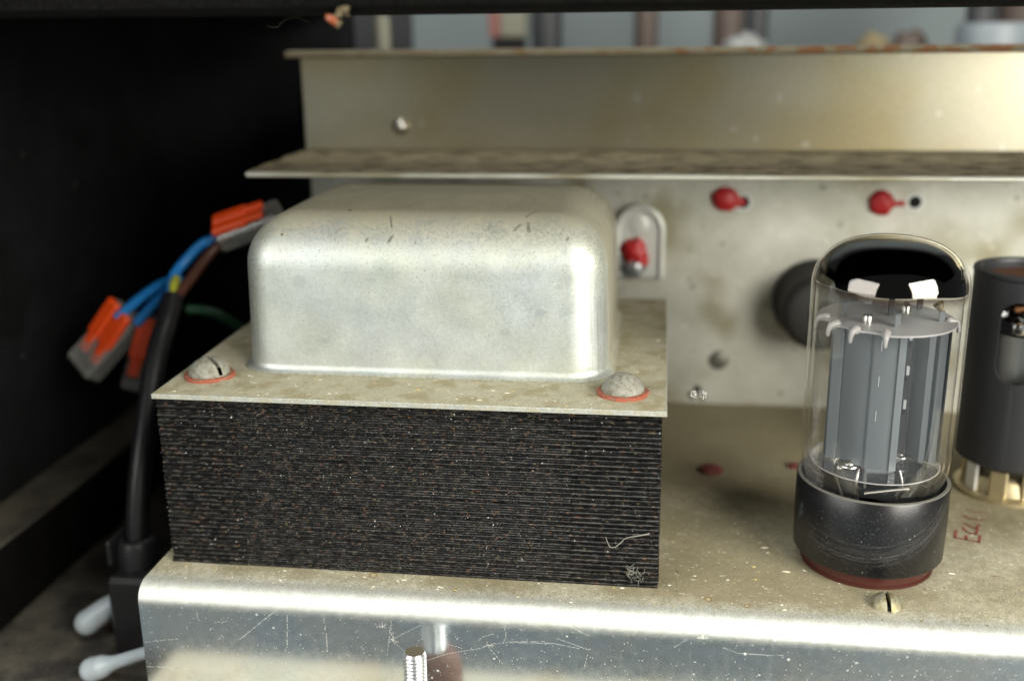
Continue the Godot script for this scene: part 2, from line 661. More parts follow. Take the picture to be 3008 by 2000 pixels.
# the bent chassis sheet: x from -62 to 238 and arc length s from the rear wall to the lower edge
const SHEET_W := 300.0
const SHEET_L := 172.0
func sheet_material() -> StandardMaterial3D:
	var w := 1800
	var h := 1032
	var cv := Canvas.new(w, h)
	var om := Canvas.new(w, h)
	var k := w / SHEET_W
	var n1 := noise(w, h, 0.006, 201, 4)
	var n2 := noise(w, h, 0.05, 202, 4)
	var n3 := noise(w, h, 0.0035, 203, 3)
	var g := white(w, h, 204)
	for y in h:
		var s := y / k
		for x in w:
			var i := y * w + x
			var gr := (g[i] - 127) / 127.0
			var m1 := n1[i] / 255.0
			var m2 := n2[i] / 255.0
			var m3 := n3[i] / 255.0
			var dust := 1.0 - smooth(126.5, 134.4, s + (m2 - 0.5) * 2.0 + gr * 1.6)
			# dusty top: tan; rear browner, dirt plus shade painted into the colour
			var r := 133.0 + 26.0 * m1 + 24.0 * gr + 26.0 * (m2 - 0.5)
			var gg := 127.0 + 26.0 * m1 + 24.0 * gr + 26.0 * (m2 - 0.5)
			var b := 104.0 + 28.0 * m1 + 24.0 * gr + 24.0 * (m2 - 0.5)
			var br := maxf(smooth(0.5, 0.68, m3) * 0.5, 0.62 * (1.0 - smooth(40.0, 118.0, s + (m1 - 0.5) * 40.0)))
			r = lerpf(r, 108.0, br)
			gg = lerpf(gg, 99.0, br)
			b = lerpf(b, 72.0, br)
			# bare metal of the bend and the front
			var face := smooth(136.8, 140.2, s)
			var mr := 214.0 + 8.0 * gr + 14.0 * (m2 - 0.5) - 14.0 * face
			var film := smooth(0.35, 0.6, m1) * face
			var fr := mr - film * 6.0
			var fg := mr + 2.0 - film * 2.0
			var fb := mr + 1.0 + film * 2.0 - 6.0 * (1.0 - face)
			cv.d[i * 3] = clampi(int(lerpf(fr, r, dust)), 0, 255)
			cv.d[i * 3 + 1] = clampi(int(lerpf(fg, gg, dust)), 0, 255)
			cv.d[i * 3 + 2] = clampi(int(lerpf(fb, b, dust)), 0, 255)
			var rough := lerpf(0.6, 0.17, face) + 0.06 * (m2 - 0.5) + 0.03 * gr
			om.d[i * 3 + 1] = clampi(int(255.0 * lerpf(rough, 0.82, dust)), 0, 255)
			om.d[i * 3 + 2] = clampi(int(255.0 * lerpf(0.97, 0.08, dust)), 0, 255)
	var at := func(x: float, s: float) -> Vector2: return Vector2((x + 62.0) * k, s * k)
	# flakes and pale chips on the top, small brown stains
	for i in 2600:
		var p: Vector2 = at.call(rng.randf_range(-60, 190), rng.randf_range(70, 131))
		var t := rng.randf()
		var c := Vector3(226, 222, 202) if t < 0.62 else Vector3(206, 182, 116) if t < 0.8 else Vector3(84, 74, 52)
		var sx := rng.randf_range(0.5, 2.4) if t > 0.1 else rng.randf_range(2.0, 4.5)
		cv.spot(p.x, p.y, sx, rng.randf_range(0.5, 1.3), c, rng.randf_range(0.3, 0.9))
	for q in [[68.0, 127.2, 1.0], [76.2, 129.0, 0.9], [6.0, 128.0, 0.5], [12.0, 129.5, 0.6], [-8.0, 125.0, 1.2], [104.0, 131.5, 0.35], [112.0, 131.0, 0.4]]:
		var p: Vector2 = at.call(q[0], q[1])
		cv.spot(p.x, p.y, q[2] * k, q[2] * k * 1.2, Vector3(112, 88, 46), 0.6)
		cv.spot(p.x, p.y, q[2] * k * 0.55, q[2] * k * 0.65, Vector3(190, 180, 150), 0.7)
	# front: scratches, dust specks, fine brushed marks below the bend
	var s0 := 139.07                                      # arc length where y = -4.5
	var fp := func(x: float, y: float) -> Vector2: return at.call(x, s0 - 4.5 - y)
	for q in [[[-25, -1.2], [-37, -11.7]], [[-17.2, -1.3], [-16.7, -5], [-16.3, -9.3], [-16.4, -13.3]], [[-0.9, -1.3], [-1.8, -8.3], [-2.6, -13.6]], [[-25.1, -4.7], [-25.8, -13.1]],
			[[5.4, -5], [2.2, -6.9], [-1.2, -9.1]], [[-1.2, -9.3], [1.6, -12]], [[6.4, -13.8], [11.4, -11.7], [15.3, -10.7], [18.8, -9.8], [20.4, -8.9]],
			[[23.2, -1.5], [24.1, -3.5], [24.4, -6.8], [23.7, -8]], [[19.1, -7], [21.6, -6]], [[21.2, -8.6], [26.1, -7.6], [32.9, -7.1]], [[-60.1, -20.4], [-49.9, -20.1]],
			[[-42.4, -7.6], [-39, -7]], [[20.4, -9.3], [23.6, -13.4]], [[-46.4, -3.9], [-46.5, -7]], [[-60.2, -14], [-51.6, -12.5]], [[11.1, -9.3], [14.6, -10.1]],
			[[44, 0.5], [43.6, -3.9]], [[57.5, 0.5], [58.1, -2.7]], [[63.5, -4.3], [60.7, -6.5]], [[74.4, -7], [83.7, -6.8]], [[71.2, -5.8], [74.4, -7]], [[37.3, -2.5], [42.6, -5.1]],
			[[25.5, -7.9], [34.6, -7.4], [40.5, -8.3]], [[42.2, -9.7], [41.5, -13.2]], [[52, -4.2], [53.1, -2.6]], [[35.7, -6.2], [42.6, -8.5]]]:
		var p := []
		for e in q:
			p.append(fp.call(e[0], e[1]))
		var wd := rng.randf_range(0.4, 0.6)
		cv.line(p, wd, Vector3(222, 216, 196), rng.randf_range(0.1, 0.3))
		om.line(p, wd, Vector3(0, 170, 70), 0.32)
	for q in [[20.4, -9.0], [-1.0, -9.2], [66.8, -3.9], [-3.4, -6.0]]:
		for j in 9:
			var p: Vector2 = fp.call(q[0], q[1])
			var e := p + Vector2.from_angle(rng.randf() * TAU) * rng.randf_range(3, 9)
			cv.line([p, e], 0.5, Vector3(230, 226, 208), 0.25)
			om.line([p, e], 0.5, Vector3(0, 190, 50), 0.3)
	for i in 420:
		var x := rng.randf_range(-60, 236)
		var y := rng.randf_range(-30, -0.5)
		var p: Vector2 = fp.call(x, y)
		var a := rng.randf() * TAU if rng.randf() < 0.4 else PI / 2 + rng.randf_range(-0.15, 0.15) if rng.randf() < 0.5 else rng.randf_range(-0.1, 0.1)
		var e := p + Vector2.from_angle(a) * rng.randf_range(4, 26)
		cv.line([p, e], 0.55, Vector3(224, 218, 198), rng.randf_range(0.05, 0.2))
		om.line([p, e], 0.5, Vector3(0, 110, 170), rng.randf_range(0.06, 0.24))
	for i in 2600:
		var p: Vector2 = fp.call(rng.randf_range(-60, 236), rng.randf_range(-32, -0.2))
		var r := rng.randf_range(0.4, 0.8) if rng.randf() < 0.97 else rng.randf_range(0.9, 2.0)
		var a := rng.randf_range(0.15, 0.6)
		cv.spot(p.x, p.y, r, r, Vector3(228, 226, 214), a)
		om.spot(p.x, p.y, r, r, Vector3(0, 220, 10), a)
	for i in 700:                                         # ragged worn marks just under the bend
		var x := rng.randf_range(-60, 236)
		if fmod(absf(x + 200.0), 31.0) > 19.0:
			continue
		var p: Vector2 = fp.call(x, rng.randf_range(-2.4, 0.6))
		cv.line([p, p + Vector2(0, rng.randf_range(2, 9))], 0.6, Vector3(226, 222, 206), 0.2)
		om.line([p, p + Vector2(0, rng.randf_range(2, 9))], 0.6, Vector3(0, 110, 160), 0.25)
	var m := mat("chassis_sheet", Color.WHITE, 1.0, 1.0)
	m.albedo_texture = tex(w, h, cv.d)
	m.roughness_texture = tex(w, h, om.d)
	m.roughness_texture_channel = BaseMaterial3D.TEXTURE_CHANNEL_GREEN
	m.metallic_texture = m.roughness_texture
	m.metallic_texture_channel = BaseMaterial3D.TEXTURE_CHANNEL_BLUE
	m.texture_repeat = false
	return m


# end bell of the transformer: u is the way round from the middle of the front (-80 to 80 mm), v the way up and over (0 to 70 mm)
func bell_material() -> StandardMaterial3D:
	var w := 1600
	var h := 700
	var cv := Canvas.new(w, h)
	var om := Canvas.new(w, h)
	var n1 := noise(w, h, 0.008, 301, 4)
	var n2 := noise(w, h, 0.07, 302, 4)
	var n3 := noise(w, h, 0.004, 303, 3)
	var g := white(w, h, 304)
	for y in h:
		var s := y / 10.0
		for x in w:
			var i := y * w + x
			var gr := (g[i] - 127) / 127.0
			var m1 := n1[i] / 255.0
			var m2 := n2[i] / 255.0
			var m3 := n3[i] / 255.0
			var dust := smooth(30.5, 44.0, s + (m2 - 0.5) * 6.0 + gr * 5.0 + (m1 - 0.5) * 5.0)
			dust = maxf(dust, 1.0 - smooth(0.2, 1.6, s + (m2 - 0.5) * 0.6))
			var u := x / 10.0 - 80.0
			dust = maxf(dust, smooth(46.0, 51.0, absf(u) + gr * 1.5) * 0.8)
			var zr := 204.0 + 16.0 * (m1 - 0.5) + 10.0 * (m2 - 0.5) + 15.0 * gr
			var zb := zr + 1.0 + 14.0 * (m3 - 0.5)
			var dr := 136.0 + 14.0 * (m1 - 0.5) + 26.0 * gr + 20.0 * (m2 - 0.5)
			cv.d[i * 3] = clampi(int(lerpf(zr - 4.0, dr, dust)), 0, 255)
			cv.d[i * 3 + 1] = clampi(int(lerpf(zr + 1.0, dr - 5.0, dust)), 0, 255)
			cv.d[i * 3 + 2] = clampi(int(lerpf(zb - 6.0, dr - 26.0, dust)), 0, 255)
			var rg := 0.52 + 0.04 * (m2 - 0.5) + 0.06 * (m1 - 0.5)
			om.d[i * 3 + 1] = clampi(int(255.0 * lerpf(rg, 0.8, dust)), 0, 255)
			om.d[i * 3 + 2] = clampi(int(255.0 * lerpf(0.86, 0.15, dust)), 0, 255)
	var at := func(u: float, s: float) -> Vector2: return Vector2((u + 80.0) * 10.0, s * 10.0)
	for i in 3000:                                        # pitting along the top bend and corners
		var p: Vector2 = at.call(rng.randf_range(-48, 48), rng.randfn(34.0, 5.0))
		cv.spot(p.x, p.y, rng.randf_range(0.5, 1.5), rng.randf_range(0.5, 1.2), Vector3(112, 106, 86), rng.randf_range(0.25, 0.75))
	for i in 1400:
		var p: Vector2 = at.call(rng.randf_range(-46, 46), rng.randf_range(3, 70))
		cv.spot(p.x, p.y, rng.randf_range(0.6, 1.8), rng.randf_range(0.6, 1.6), Vector3(120, 116, 100) if rng.randf() < 0.6 else Vector3(228, 226, 214), rng.randf_range(0.2, 0.6))
	for sgn in [-1, 1]:                                   # pitting down the two corner bends
		for i in 420:
			var p: Vector2 = at.call(sgn * rng.randfn(42.0, 3.0), 36.0 - absf(rng.randfn(0.0, 9.0)))
			cv.spot(p.x, p.y, rng.randf_range(0.6, 1.7), rng.randf_range(0.6, 1.7), Vector3(112, 106, 86), rng.randf_range(0.25, 0.75))
	for i in 16:                                          # faint soft stains
		var p: Vector2 = at.call(rng.randf_range(-40, 40), rng.randf_range(8, 34))
		cv.spot(p.x, p.y, rng.randf_range(6, 22), rng.randf_range(6, 18), Vector3(160, 168, 168), rng.randf_range(0.08, 0.25))
	for q in [[-6.5, 37, -7.5, 41], [-7, 33, -6.4, 34.6], [24, 41, 26.5, 46], [22, 36.6, 23.2, 38.6], [25.4, 36, 25.0, 39], [36, 43, 36.2, 45], [-4, 52, -3.2, 52.4], [-12, 33, -11.6, 33.8], [34, 34, 34.6, 34.8]]:
		for j in 4:
			var o := Vector2(rng.randf_range(-4, 4), rng.randf_range(-3, 3))
			cv.line([at.call(q[0], q[1]) + o, at.call(q[2], q[3]) + o], 2.2, Vector3(112, 110, 98), 0.1)
	for q in [[-18.2, 44.0, 0.7], [-5.0, 50.0, 0.5], [-32.5, 34.5, 0.35]]:
		var p: Vector2 = at.call(q[0], q[1])
		cv.spot(p.x, p.y, q[2] * 10, q[2] * 10, Vector3(92, 62, 30), 0.75)
	for sgn in [-1, 1]:                                   # drawing lines down the corner bends
		for j in 26:
			var u: float = sgn * rng.randf_range(38.5, 47.5)
			var s := rng.randf_range(1.5, 12)
			cv.line([at.call(u, s), at.call(u + rng.randf_range(-0.15, 0.15), s + rng.randf_range(6, 20))], 0.7, Vector3(136, 132, 112), rng.randf_range(0.15, 0.45))
	var m := mat("bell_zinc", Color.WHITE, 1.0, 1.0)
	m.albedo_texture = tex(w, h, cv.d)
	m.roughness_texture = tex(w, h, om.d)
	m.roughness_texture_channel = BaseMaterial3D.TEXTURE_CHANNEL_GREEN
	m.metallic_texture = m.roughness_texture
	m.metallic_texture_channel = BaseMaterial3D.TEXTURE_CHANNEL_BLUE
	m.texture_repeat = false
	bump(m, tex(w, h, noise(w, h, 0.16, 305, 3), Image.FORMAT_L8), 0.008)
	return m


# top lip of the upper chassis: rust sets in along its length
func lip_material() -> StandardMaterial3D:
	var w := 1500
	var h := 40
	var cv := Canvas.new(w, h)
	var n1 := noise(w, h, 0.03, 501, 4)
	var n2 := noise(w, h, 0.012, 502, 3)
	for i in w * h:
		var x := (i % w) / 5.0 - 63.0
		var k := n1[i] / 255.0
		var rust := smooth(0.45, 0.62, k * 0.6 + n2[i] / 255.0 * 0.4 + 0.24 * smooth(20.0, 130.0, x) - 0.2)
		var c := Vector3(132, 126, 106).lerp(Vector3(112, 100, 74), k).lerp(Vector3(120, 80, 44), rust)
		cv.d[i * 3] = int(c.x)
		cv.d[i * 3 + 1] = int(c.y)
		cv.d[i * 3 + 2] = int(c.z)
	var m := mat("rusty_lip", Color.WHITE, 0.7, 0.1)
	m.albedo_texture = tex(w, h, cv.d)
	return m


# black valve base: u once round, v 0 to 21 mm up its side
func base_material() -> StandardMaterial3D:
	var w := 1280
	var h := 256
	var cv := Canvas.new(w, h)
	var n1 := noise(w, h, 0.02, 401, 3)
	var g := white(w, h, 402)
	for i in w * h:
		var k := 17.0 + 7.0 * n1[i] / 255.0 + (10.0 if g[i] > 248 else 0.0)
		cv.d[i * 3] = int(k)
		cv.d[i * 3 + 1] = int(k)
		cv.d[i * 3 + 2] = int(k + 2.0)
	var at := func(deg: float, y: float) -> Vector2: return Vector2(fposmod(deg + 180.0, 360.0) / 360.0 * w, y / 21.5 * h)
	for i in 5200:
		var p: Vector2 = at.call(rng.randf() * 360, rng.randf() * 20)
		var r := rng.randf_range(0.4, 0.9) if rng.randf() < 0.985 else rng.randf_range(1.2, 2.4)
		cv.spot(p.x, p.y, r, r, Vector3(168, 168, 164), rng.randf_range(0.2, 0.9))
	for j in 14:                                          # rubbed arcs left by a clamp
		var pts := []
		var low := rng.randf_range(6.0, 11.5)
		for t in 25:
			var d := -62.0 + 118.0 * t / 24.0
			var k := (d + 14.0) / 62.0
			pts.append(at.call(d + 360.0 if d < 0 else d, low + 7.5 * maxf(k, 0.0) * maxf(k, 0.0) + (2.0 * k * k if k < 0 else 0.0) + rng.randf_range(-0.1, 0.1)))
		for t in 24:
			if absf(pts[t].x - pts[t + 1].x) < 60:
				cv.line([pts[t], pts[t + 1]], 0.7, Vector3(140, 142, 144), rng.randf_range(0.02, 0.34))
	for q in [[-73, 14.5], [-71, 13.4], [-75, 12.6], [-72, 15.4]]:
		var p: Vector2 = at.call(q[0], q[1])
		for j in 6:
			cv.line([p + Vector2(rng.randf_range(-7, 7), -6), p + Vector2(rng.randf_range(-7, 7), 6)], 0.9, Vector3(82, 104, 116), 0.4)
	var m := mat("valve_base", Color.WHITE, 0.3)
	m.albedo_texture = tex(w, h, cv.d)
	bump(m, tex(w, h, noise(w, h, 0.3, 403, 2), Image.FORMAT_L8), 0.015)
	return m


# ---------------------------------------------------------------- the scene
func _ready() -> void:
	rng.seed = 7
	# camera
	var cam := Camera3D.new()
	cam.name = "camera"
	cam.transform = Transform3D(Basis(Vector3(0.99068102, -0.01249266, -0.13562837), Vector3(-0.0266151, 0.95883191, -0.28272425), Vector3(0.13357679, 0.28369931, 0.94956408)), Vector3(55.58, 122.05, 218.03) * MM)
	cam.near = 0.01
	cam.far = 20.0
	var lens := CameraAttributesPhysical.new()
	lens.frustum_focal_length = 38.13
	lens.frustum_focus_distance = 0.236
	lens.exposure_aperture = 7.6
	lens.frustum_near = 0.01
	lens.frustum_far = 20.0
	cam.attributes = lens
	cam.fov = 34.94
	add_child(cam)
	cam.current = true
	# room light: a dim even room, two large soft lamps before the cabinet, plus added lamps over the far side and high in front
	var env := Environment.new()
	env.background_mode = Environment.BG_COLOR
	env.background_color = Color(0.065, 0.068, 0.07).linear_to_srgb()
	env.tonemap_mode = Environment.TONE_MAPPER_LINEAR
	env.tonemap_exposure = 1.0
	env.sdfgi_enabled = true
	env.ssao_enabled = true
	env.ssil_enabled = true
	var we := WorldEnvironment.new()
	we.name = "room"
	we.environment = env
	add_child(we)
	make_materials()
	softbox(Vector3(-561, 345, 501), Vector3(90, 40, -20), Vector2(700, 500), 0.45, "lamp_glow", "large white soft lamp standing off the open cabinet on the transformer's side")
	softbox(Vector3(490, 265, 418), Vector3(90, 40, -20), Vector2(430, 380), 0.95, "lamp_glow_warm", "large white soft lamp standing off the open cabinet on the valve's side")
	softbox(Vector3(60, 520, -260), Vector3(60, 100, -330), Vector2(300, 200), 0.03, "lamp_glow", "added small white soft lamp lighting the gap behind the amplifier")  # added lamp, there only to brighten the far gap
	softbox(Vector3(60, 880, 290), Vector3(60, 0, 10), Vector2(620, 240), 0.3, "lamp_glow", "added wide white soft lamp high in front, brightening the chassis bend")  # added lamp, gives the bend of the sheet its highlight
	build_cabinet()
	build_chassis()
	build_upper_chassis()
	build_transformer()
	build_valve()
	build_small_valve()
	build_cable()
	build_behind()
	build_litter()


func softbox(at: Vector3, aim: Vector3, size: Vector2, energy: float, glow: String, label: String) -> void:
	var t := Transform3D(Basis(), at).looking_at(aim, Vector3.UP)
	var o := thing("soft_lamp", at, label, "lamp")
	var mb := MB.new()
	mb.xf = t
	mb.box(Vector3(-size.x / 2 - 12, -size.y / 2 - 12, 8), Vector3(size.x / 2 + 12, size.y / 2 + 12, 60), 6)
	obj("lamp_body", mb, M.lamp_frame, o)
	mb = MB.new()
	mb.xf = t
	mb.box(Vector3(-size.x / 2, -size.y / 2, 2), Vector3(size.x / 2, size.y / 2, 7.5))
	obj("diffuser", mb, M[glow], o)
	var a := AreaLight3D.new()
	a.name = "lamp_light"
	a.area_size = size * MM
	a.area_normalize_energy = true
	a.light_energy = energy
	a.light_color = M[glow].emission
	a.shadow_enabled = true
	a.transform = Transform3D(t.basis, t.basis * Vector3(0, 0, -2) * MM)
	o.add_child(a)


func build_cabinet() -> void:
	var mb := MB.new()
	mb.box(Vector3(-162, -52, -207), Vector3(260, -40, 52), 1.0)
	structure("cabinet_floor", mb, M.dusty_floor)
	mb = MB.new()
	mb.box(Vector3(-160, -40, -206), Vector3(-141, 160, 56), 1.0)
	structure("cabinet_side_wall", mb, M.black_paint)
	mb = MB.new()
	mb.box(Vector3(-141, -40, -205), Vector3(-64, 160, -190))
	structure("cabinet_back_board", mb, M.black_paint)
	mb = MB.new()
	mb.box(Vector3(-141, 123.7, -60), Vector3(260, 150, 24), 1.2)
	structure("cabinet_top_board", mb, M.dark_board)
	mb = MB.new()
	mb.box(Vector3(-141, 126, -190), Vector3(-66, 150, -60))  # unseen panel, added to keep room light out of the dark left side
	structure("added_light_cover", mb, M.black_paint)
	mb = MB.new()
	mb.box(Vector3(-141, -40, -189), Vector3(-123, -17, 22), 1.5)
	var bt := thing("wooden_batten", Vector3(-132, -40, -84), "", "")
	obj("batten_body", mb, M.dark_board, bt)
	mb = MB.new()
	mb.box(Vector3(-140.9, -16.98, -188), Vector3(-124.2, -16.6, 21), 0.12)  # paler top stands for light, black body for the shaded side
	obj("lit_top_layer", mb, M.batten_lit_top, bt)
	tag(bt, "dark batten, its lit top painted in, along the foot of the black cabinet side wall", "batten")
	mb = MB.new()
	mb.box(Vector3(-900, -80, 54), Vector3(1100, -56, 1500))
	structure("workbench_top", mb, M.bench_grey)


func build_chassis() -> void:
	var o := thing("lower_chassis", Vector3(0, -35, 12), "long bent grey metal chassis whose dusty top carries the transformer and valves", "chassis")
	# bent sheet: rear wall foot -> top -> bend -> front
	var prof := []
	var lens := []
	var R := 4.5
	prof.append(Vector2(-123.9, 0))
	prof.append(Vector2(12.3 - R, 0))
	for k in range(1, 13):
		var a := PI / 2 * k / 12.0
		prof.append(Vector2(12.3 - R + R * sin(a), -R + R * cos(a)))
	prof.append(Vector2(12.3, -35))
	var outer := prof.size()
	for k in range(12, -1, -1):
		var a := PI / 2 * k / 12.0
		prof.append(Vector2(12.3 - R + (R - 1.5) * sin(a), -R + (R - 1.5) * cos(a)))
	prof.insert(outer, Vector2(10.8, -35))
	prof.append(Vector2(-123.9, -1.5))
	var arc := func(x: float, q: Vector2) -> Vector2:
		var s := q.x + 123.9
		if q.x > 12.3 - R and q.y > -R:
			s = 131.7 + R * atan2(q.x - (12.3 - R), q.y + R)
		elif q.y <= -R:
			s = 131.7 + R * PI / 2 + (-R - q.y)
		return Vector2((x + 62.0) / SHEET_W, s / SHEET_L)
	var mb := MB.new()
	mb.pull_x(prof, -60.3, 237, 24, true, arc)
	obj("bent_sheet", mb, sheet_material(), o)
	mb = MB.new()
	mb.box(Vector3(-58.5, -1.6, -126), Vector3(237, 81.1, -124), 0.3)
	var wall := obj("rear_wall", mb, M.wall_steel, o)
	# sealed adjusters with their tooling holes
	for q in [[75.2, 68.0, 80.9, 66.9], [122.4, 67.1, 132.3, 67.4]]:
		mb = MB.new()
		mb.lump(Vector3(q[0], q[1], -123.4), Vector3(4.0, 3.8, 2.2), 0.3, int(q[0]))
		if q[0] < 100:
			mb.lump(Vector3(q[0] + 3.6, q[1] - 1.0, -123.6), Vector3(2.6, 1.6, 0.9), 0.3, 5)
		else:
			mb.lump(Vector3(q[0] + 5.4, q[1] - 0.2, -123.9), Vector3(2.8, 0.8, 0.3), 0.3, 6)
		obj("red_sealant", mb, M.red_lacquer, wall)
		mb = MB.new()
		mb.xf = Transform3D(Basis(Vector3.RIGHT, PI / 2), Vector3(q[2], q[3], -123.9))
		mb.lathe([Vector2(3.0, 0), Vector2(2.9, 0.25), Vector2(1.9, 0.25)], Vector3.ZERO, 24)
		obj("hole_rim", mb, M.lug_steel, wall)
		mb = MB.new()
		mb.disc(Vector3(q[2], q[3], -123.8), 1.95, Vector3.BACK)
		obj("hole", mb, M.hole_black, wall)
	mb = MB.new()
	mb.xf = Transform3D(Basis(Vector3.RIGHT, PI / 2), Vector3(75.4, 15.0, -124))
	mb.screw_head(Vector3.ZERO, 3.2, 1.0, 0.45, 0.7, 0.8)
	obj("screw", mb, M.screw_dark, wall)
	for q in [[67.4, 2.9], [70.6, 2.7]]:
		mb = MB.new()
		mb.xf = Transform3D(Basis(Vector3.RIGHT, PI / 2), Vector3(q[0], q[1], -124))
		mb.screw_head(Vector3.ZERO, 1.5, 1.3, 0.0, 0.0, 0.0)
		obj("rivet", mb, M.chrome, wall)
	mb = MB.new()
	mb.disc(Vector3(69.0, 5.0, -123.85), 1.2, Vector3.BACK)
	obj("hole", mb, M.hole_black, wall)
	# lug beside the transformer
	var lug := thing("earth_lug", Vector3(49, 43, -124), "arched pale metal lug with a red blob beside the transformer can", "bracket")
	var arch := []
	for k in 17:
		var a := PI * k / 16.0
		arch.append(Vector2(49.0 + 7.4 * cos(a), 58.0 + 7.8 * sin(a)))
	arch.append(Vector2(41.6, 43))
	arch.append(Vector2(56.4, 43))
	mb = MB.new()
	mb.prism(arch, -123.9, -121.5, Transform3D())
	obj("plate", mb, M.lug_steel, lug)
	mb = MB.new()
	var rim := [Vector3(56, 43.5, -121.5), Vector3(56, 50, -121.5)]
	for k in range(0, 17):
		var a := PI * k / 16.0
		rim.append(Vector3(49.0 + 7.0 * cos(a), 58.0 + 7.4 * sin(a), -121.5))
	rim.append(Vector3(42, 50, -121.5))
	mb.tube(rim, 1.1, 10, 3, true)
	obj("raised_rim", mb, M.lug_steel, lug)
	mb = MB.new()
	mb.lump(Vector3(47.6, 51.6, -120.6), Vector3(4.2, 3.8, 2.4), 0.5, 12)
	mb.lump(Vector3(49.4, 48.8, -120.8), Vector3(2.8, 2.4, 1.8), 0.5, 13)
	obj("red_sealant", mb, M.red_lacquer, lug)
	mb = MB.new()
	mb.lump(Vector3(47.5, 46.0, -120.6), Vector3(3.6, 3.0, 1.9), 0.6, 14)
	obj("solder", mb, M.grey_metal, lug)
	mb = MB.new()
	mb.xf = Transform3D(Basis(Vector3.RIGHT, PI / 2), Vector3(48.6, 59.5, -121.5))
	mb.screw_head(Vector3.ZERO, 3.2, 0.4, 0.0, 0.0, 0.0)
	obj("rivet", mb, M.lug_steel, lug)
	# on the chassis top
	mb = MB.new()
	mb.screw_head(Vector3(106.0, 0.02, 1.4), 3.5, 2.7, 0.45, 1.7, 0.02)
	var sc := obj("screw", mb, M.screw_zinc, o)
	sc.set_meta("label", "slotted round head screw in front of the glass valve")
	mb = MB.new()
	mb.box(Vector3(105.56, 0.95, -1.6), Vector3(106.44, 1.02, 4.4))  # flat black strip along the bottom of the slot
	obj("slot_strip", mb, M.hole_black, sc)
	for q in [[71.3, -67.6, 3.4, 1.6], [94.9, -73.2, 2.0, 0.8]]:
		mb = MB.new()
		mb.lump(Vector3(q[0], 0.2, q[1]), Vector3(q[2], q[3], q[2] * 0.9), 0.4, int(q[0]))
		obj("red_sealant", mb, M.shaded_sealant, o)
	# hand lettering in red marker, reading away from the edge
	mb = MB.new()
	var strokes := [[[129.9, -37.0], [128.5, -32.9], [131.0, -32.2], [133.7, -31.1], [134.9, -34.7]], [[131.0, -32.2], [131.6, -34.4]],
		[[131.8, -38.6], [132.3, -36.6], [133.0, -35.5], [134.2, -35.6], [135.2, -38.4]], [[132.7, -41.2], [133.6, -40.3], [134.2, -38.9], [135.2, -39.0], [136.3, -40.8]],
		[[134.0, -45.8], [134.8, -44.1], [136.3, -44.0], [138.4, -43.8]]]
	for s in strokes:
		for i in s.size() - 1:
			var a := Vector3(s[i][0], 0.06, s[i][1])
			var b := Vector3(s[i + 1][0], 0.06, s[i + 1][1])
			var d := (b - a).normalized()
			var e := Vector3(-d.z, 0, d.x) * 0.34
			a -= d * 0.25
			b += d * 0.25
			mb.quad(a - e, a + e, b + e, b - e, Vector3.UP)
	obj("marker_lettering", mb, M.marker_red, o)
	mb = MB.new()
	for q in [[[135.4, -49.8], [136.6, -48.4]], [[136.6, -48.4], [138.2, -48.3]], [[138.2, -48.3], [140.0, -47.7]]]:
		var a := Vector3(q[0][0], 0.06, q[0][1])
		var b := Vector3(q[1][0], 0.06, q[1][1])
		var e := Vector3(-(b - a).z, 0, (b - a).x).normalized() * 0.3
		mb.quad(a - e, a + e, b + e, b - e, Vector3.UP)
	obj("faded_lettering", mb, mat("marker_faded", Color(0.2, 0.085, 0.06), 0.7), o)
	# black cylinder on the rear wall behind the valve
	var g := thing("black_grommet", Vector3(104.5, 36, -124), "fat round black rubber fitting on the rear wall, behind the clear glass valve", "fitting")
	mb = MB.new()
	mb.xf = Transform3D(Basis(Vector3.RIGHT, PI / 2), Vector3(104.5, 36, -123.9))
	mb.lathe([Vector2(13.2, 0), Vector2(13.2, 3.0), Vector2(12.2, 4.2), Vector2(12.0, 15), Vector2(11.2, 18), Vector2(9.2, 19.6), Vector2(4.5, 20)], Vector3.ZERO, 40)
	obj("body", mb, M.black_rubber, g)
	mb = MB.new()
	mb.xf = Transform3D(Basis(Vector3.RIGHT, PI / 2), Vector3(104.5, 36, -123.9))
	mb.lathe([Vector2(4.6, 20.0), Vector2(4.2, 18), Vector2(0.01, 18)], Vector3.ZERO, 24)
	obj("bore", mb, M.hole_black, g)
	# mounting plate, stud and bush in front of the chassis
	mb = MB.new()
	mb.box(Vector3(-69, -40, 12.6), Vector3(237, -35, 44), 0.8)
	var pl := obj("mounting_plate", mb, M.cream_board)
	tag(pl, "pale cream board lying low in front of the bent chassis edge", "board")
	var st := thing("threaded_stud", Vector3(6.3, -35, 22), "upright bright threaded steel stud in front of the chassis edge", "stud")
	mb = MB.new()
	var rows := []
	for i in 37 * 8:
		var row := PackedVector3Array()
		for j in 28:
			var a := TAU * j / 28.0
			var y := -35.0 + i * 0.1
			var ph := fposmod(y / 0.85 - a / TAU, 1.0)
			var r := 2.2 + 0.28 * (1.0 - absf(ph - 0.5) * 2.0) * 1.15
			r = minf(r, 2.0 + (-5.75 - y) * 0.8)
			if y > -5.75:
				y = -5.75
			row.append(Vector3(6.3 + r * sin(a), y, 22 + r * cos(a)))
		if -35.0 + i * 0.1 > -5.7:
			break
		rows.append(row)
	mb.grid(rows, true, Vector3(6.3, -20, 22))
	obj("thread", mb, M.bright_steel, st)
	mb = MB.new()
	mb.disc(Vector3(6.3, -5.78, 22), 2.02, Vector3.UP, 28)
	obj("end_face", mb, mat("stud_dirt", Color(0.085, 0.072, 0.045), 0.9), st)
	mb = MB.new()
	mb.lathe([Vector2(6.6, -35), Vector2(6.3, -22), Vector2(5.7, -18.8), Vector2(4.4, -17.0), Vector2(2.7, -16.6)], Vector3(6.3, 0, 22), 36)
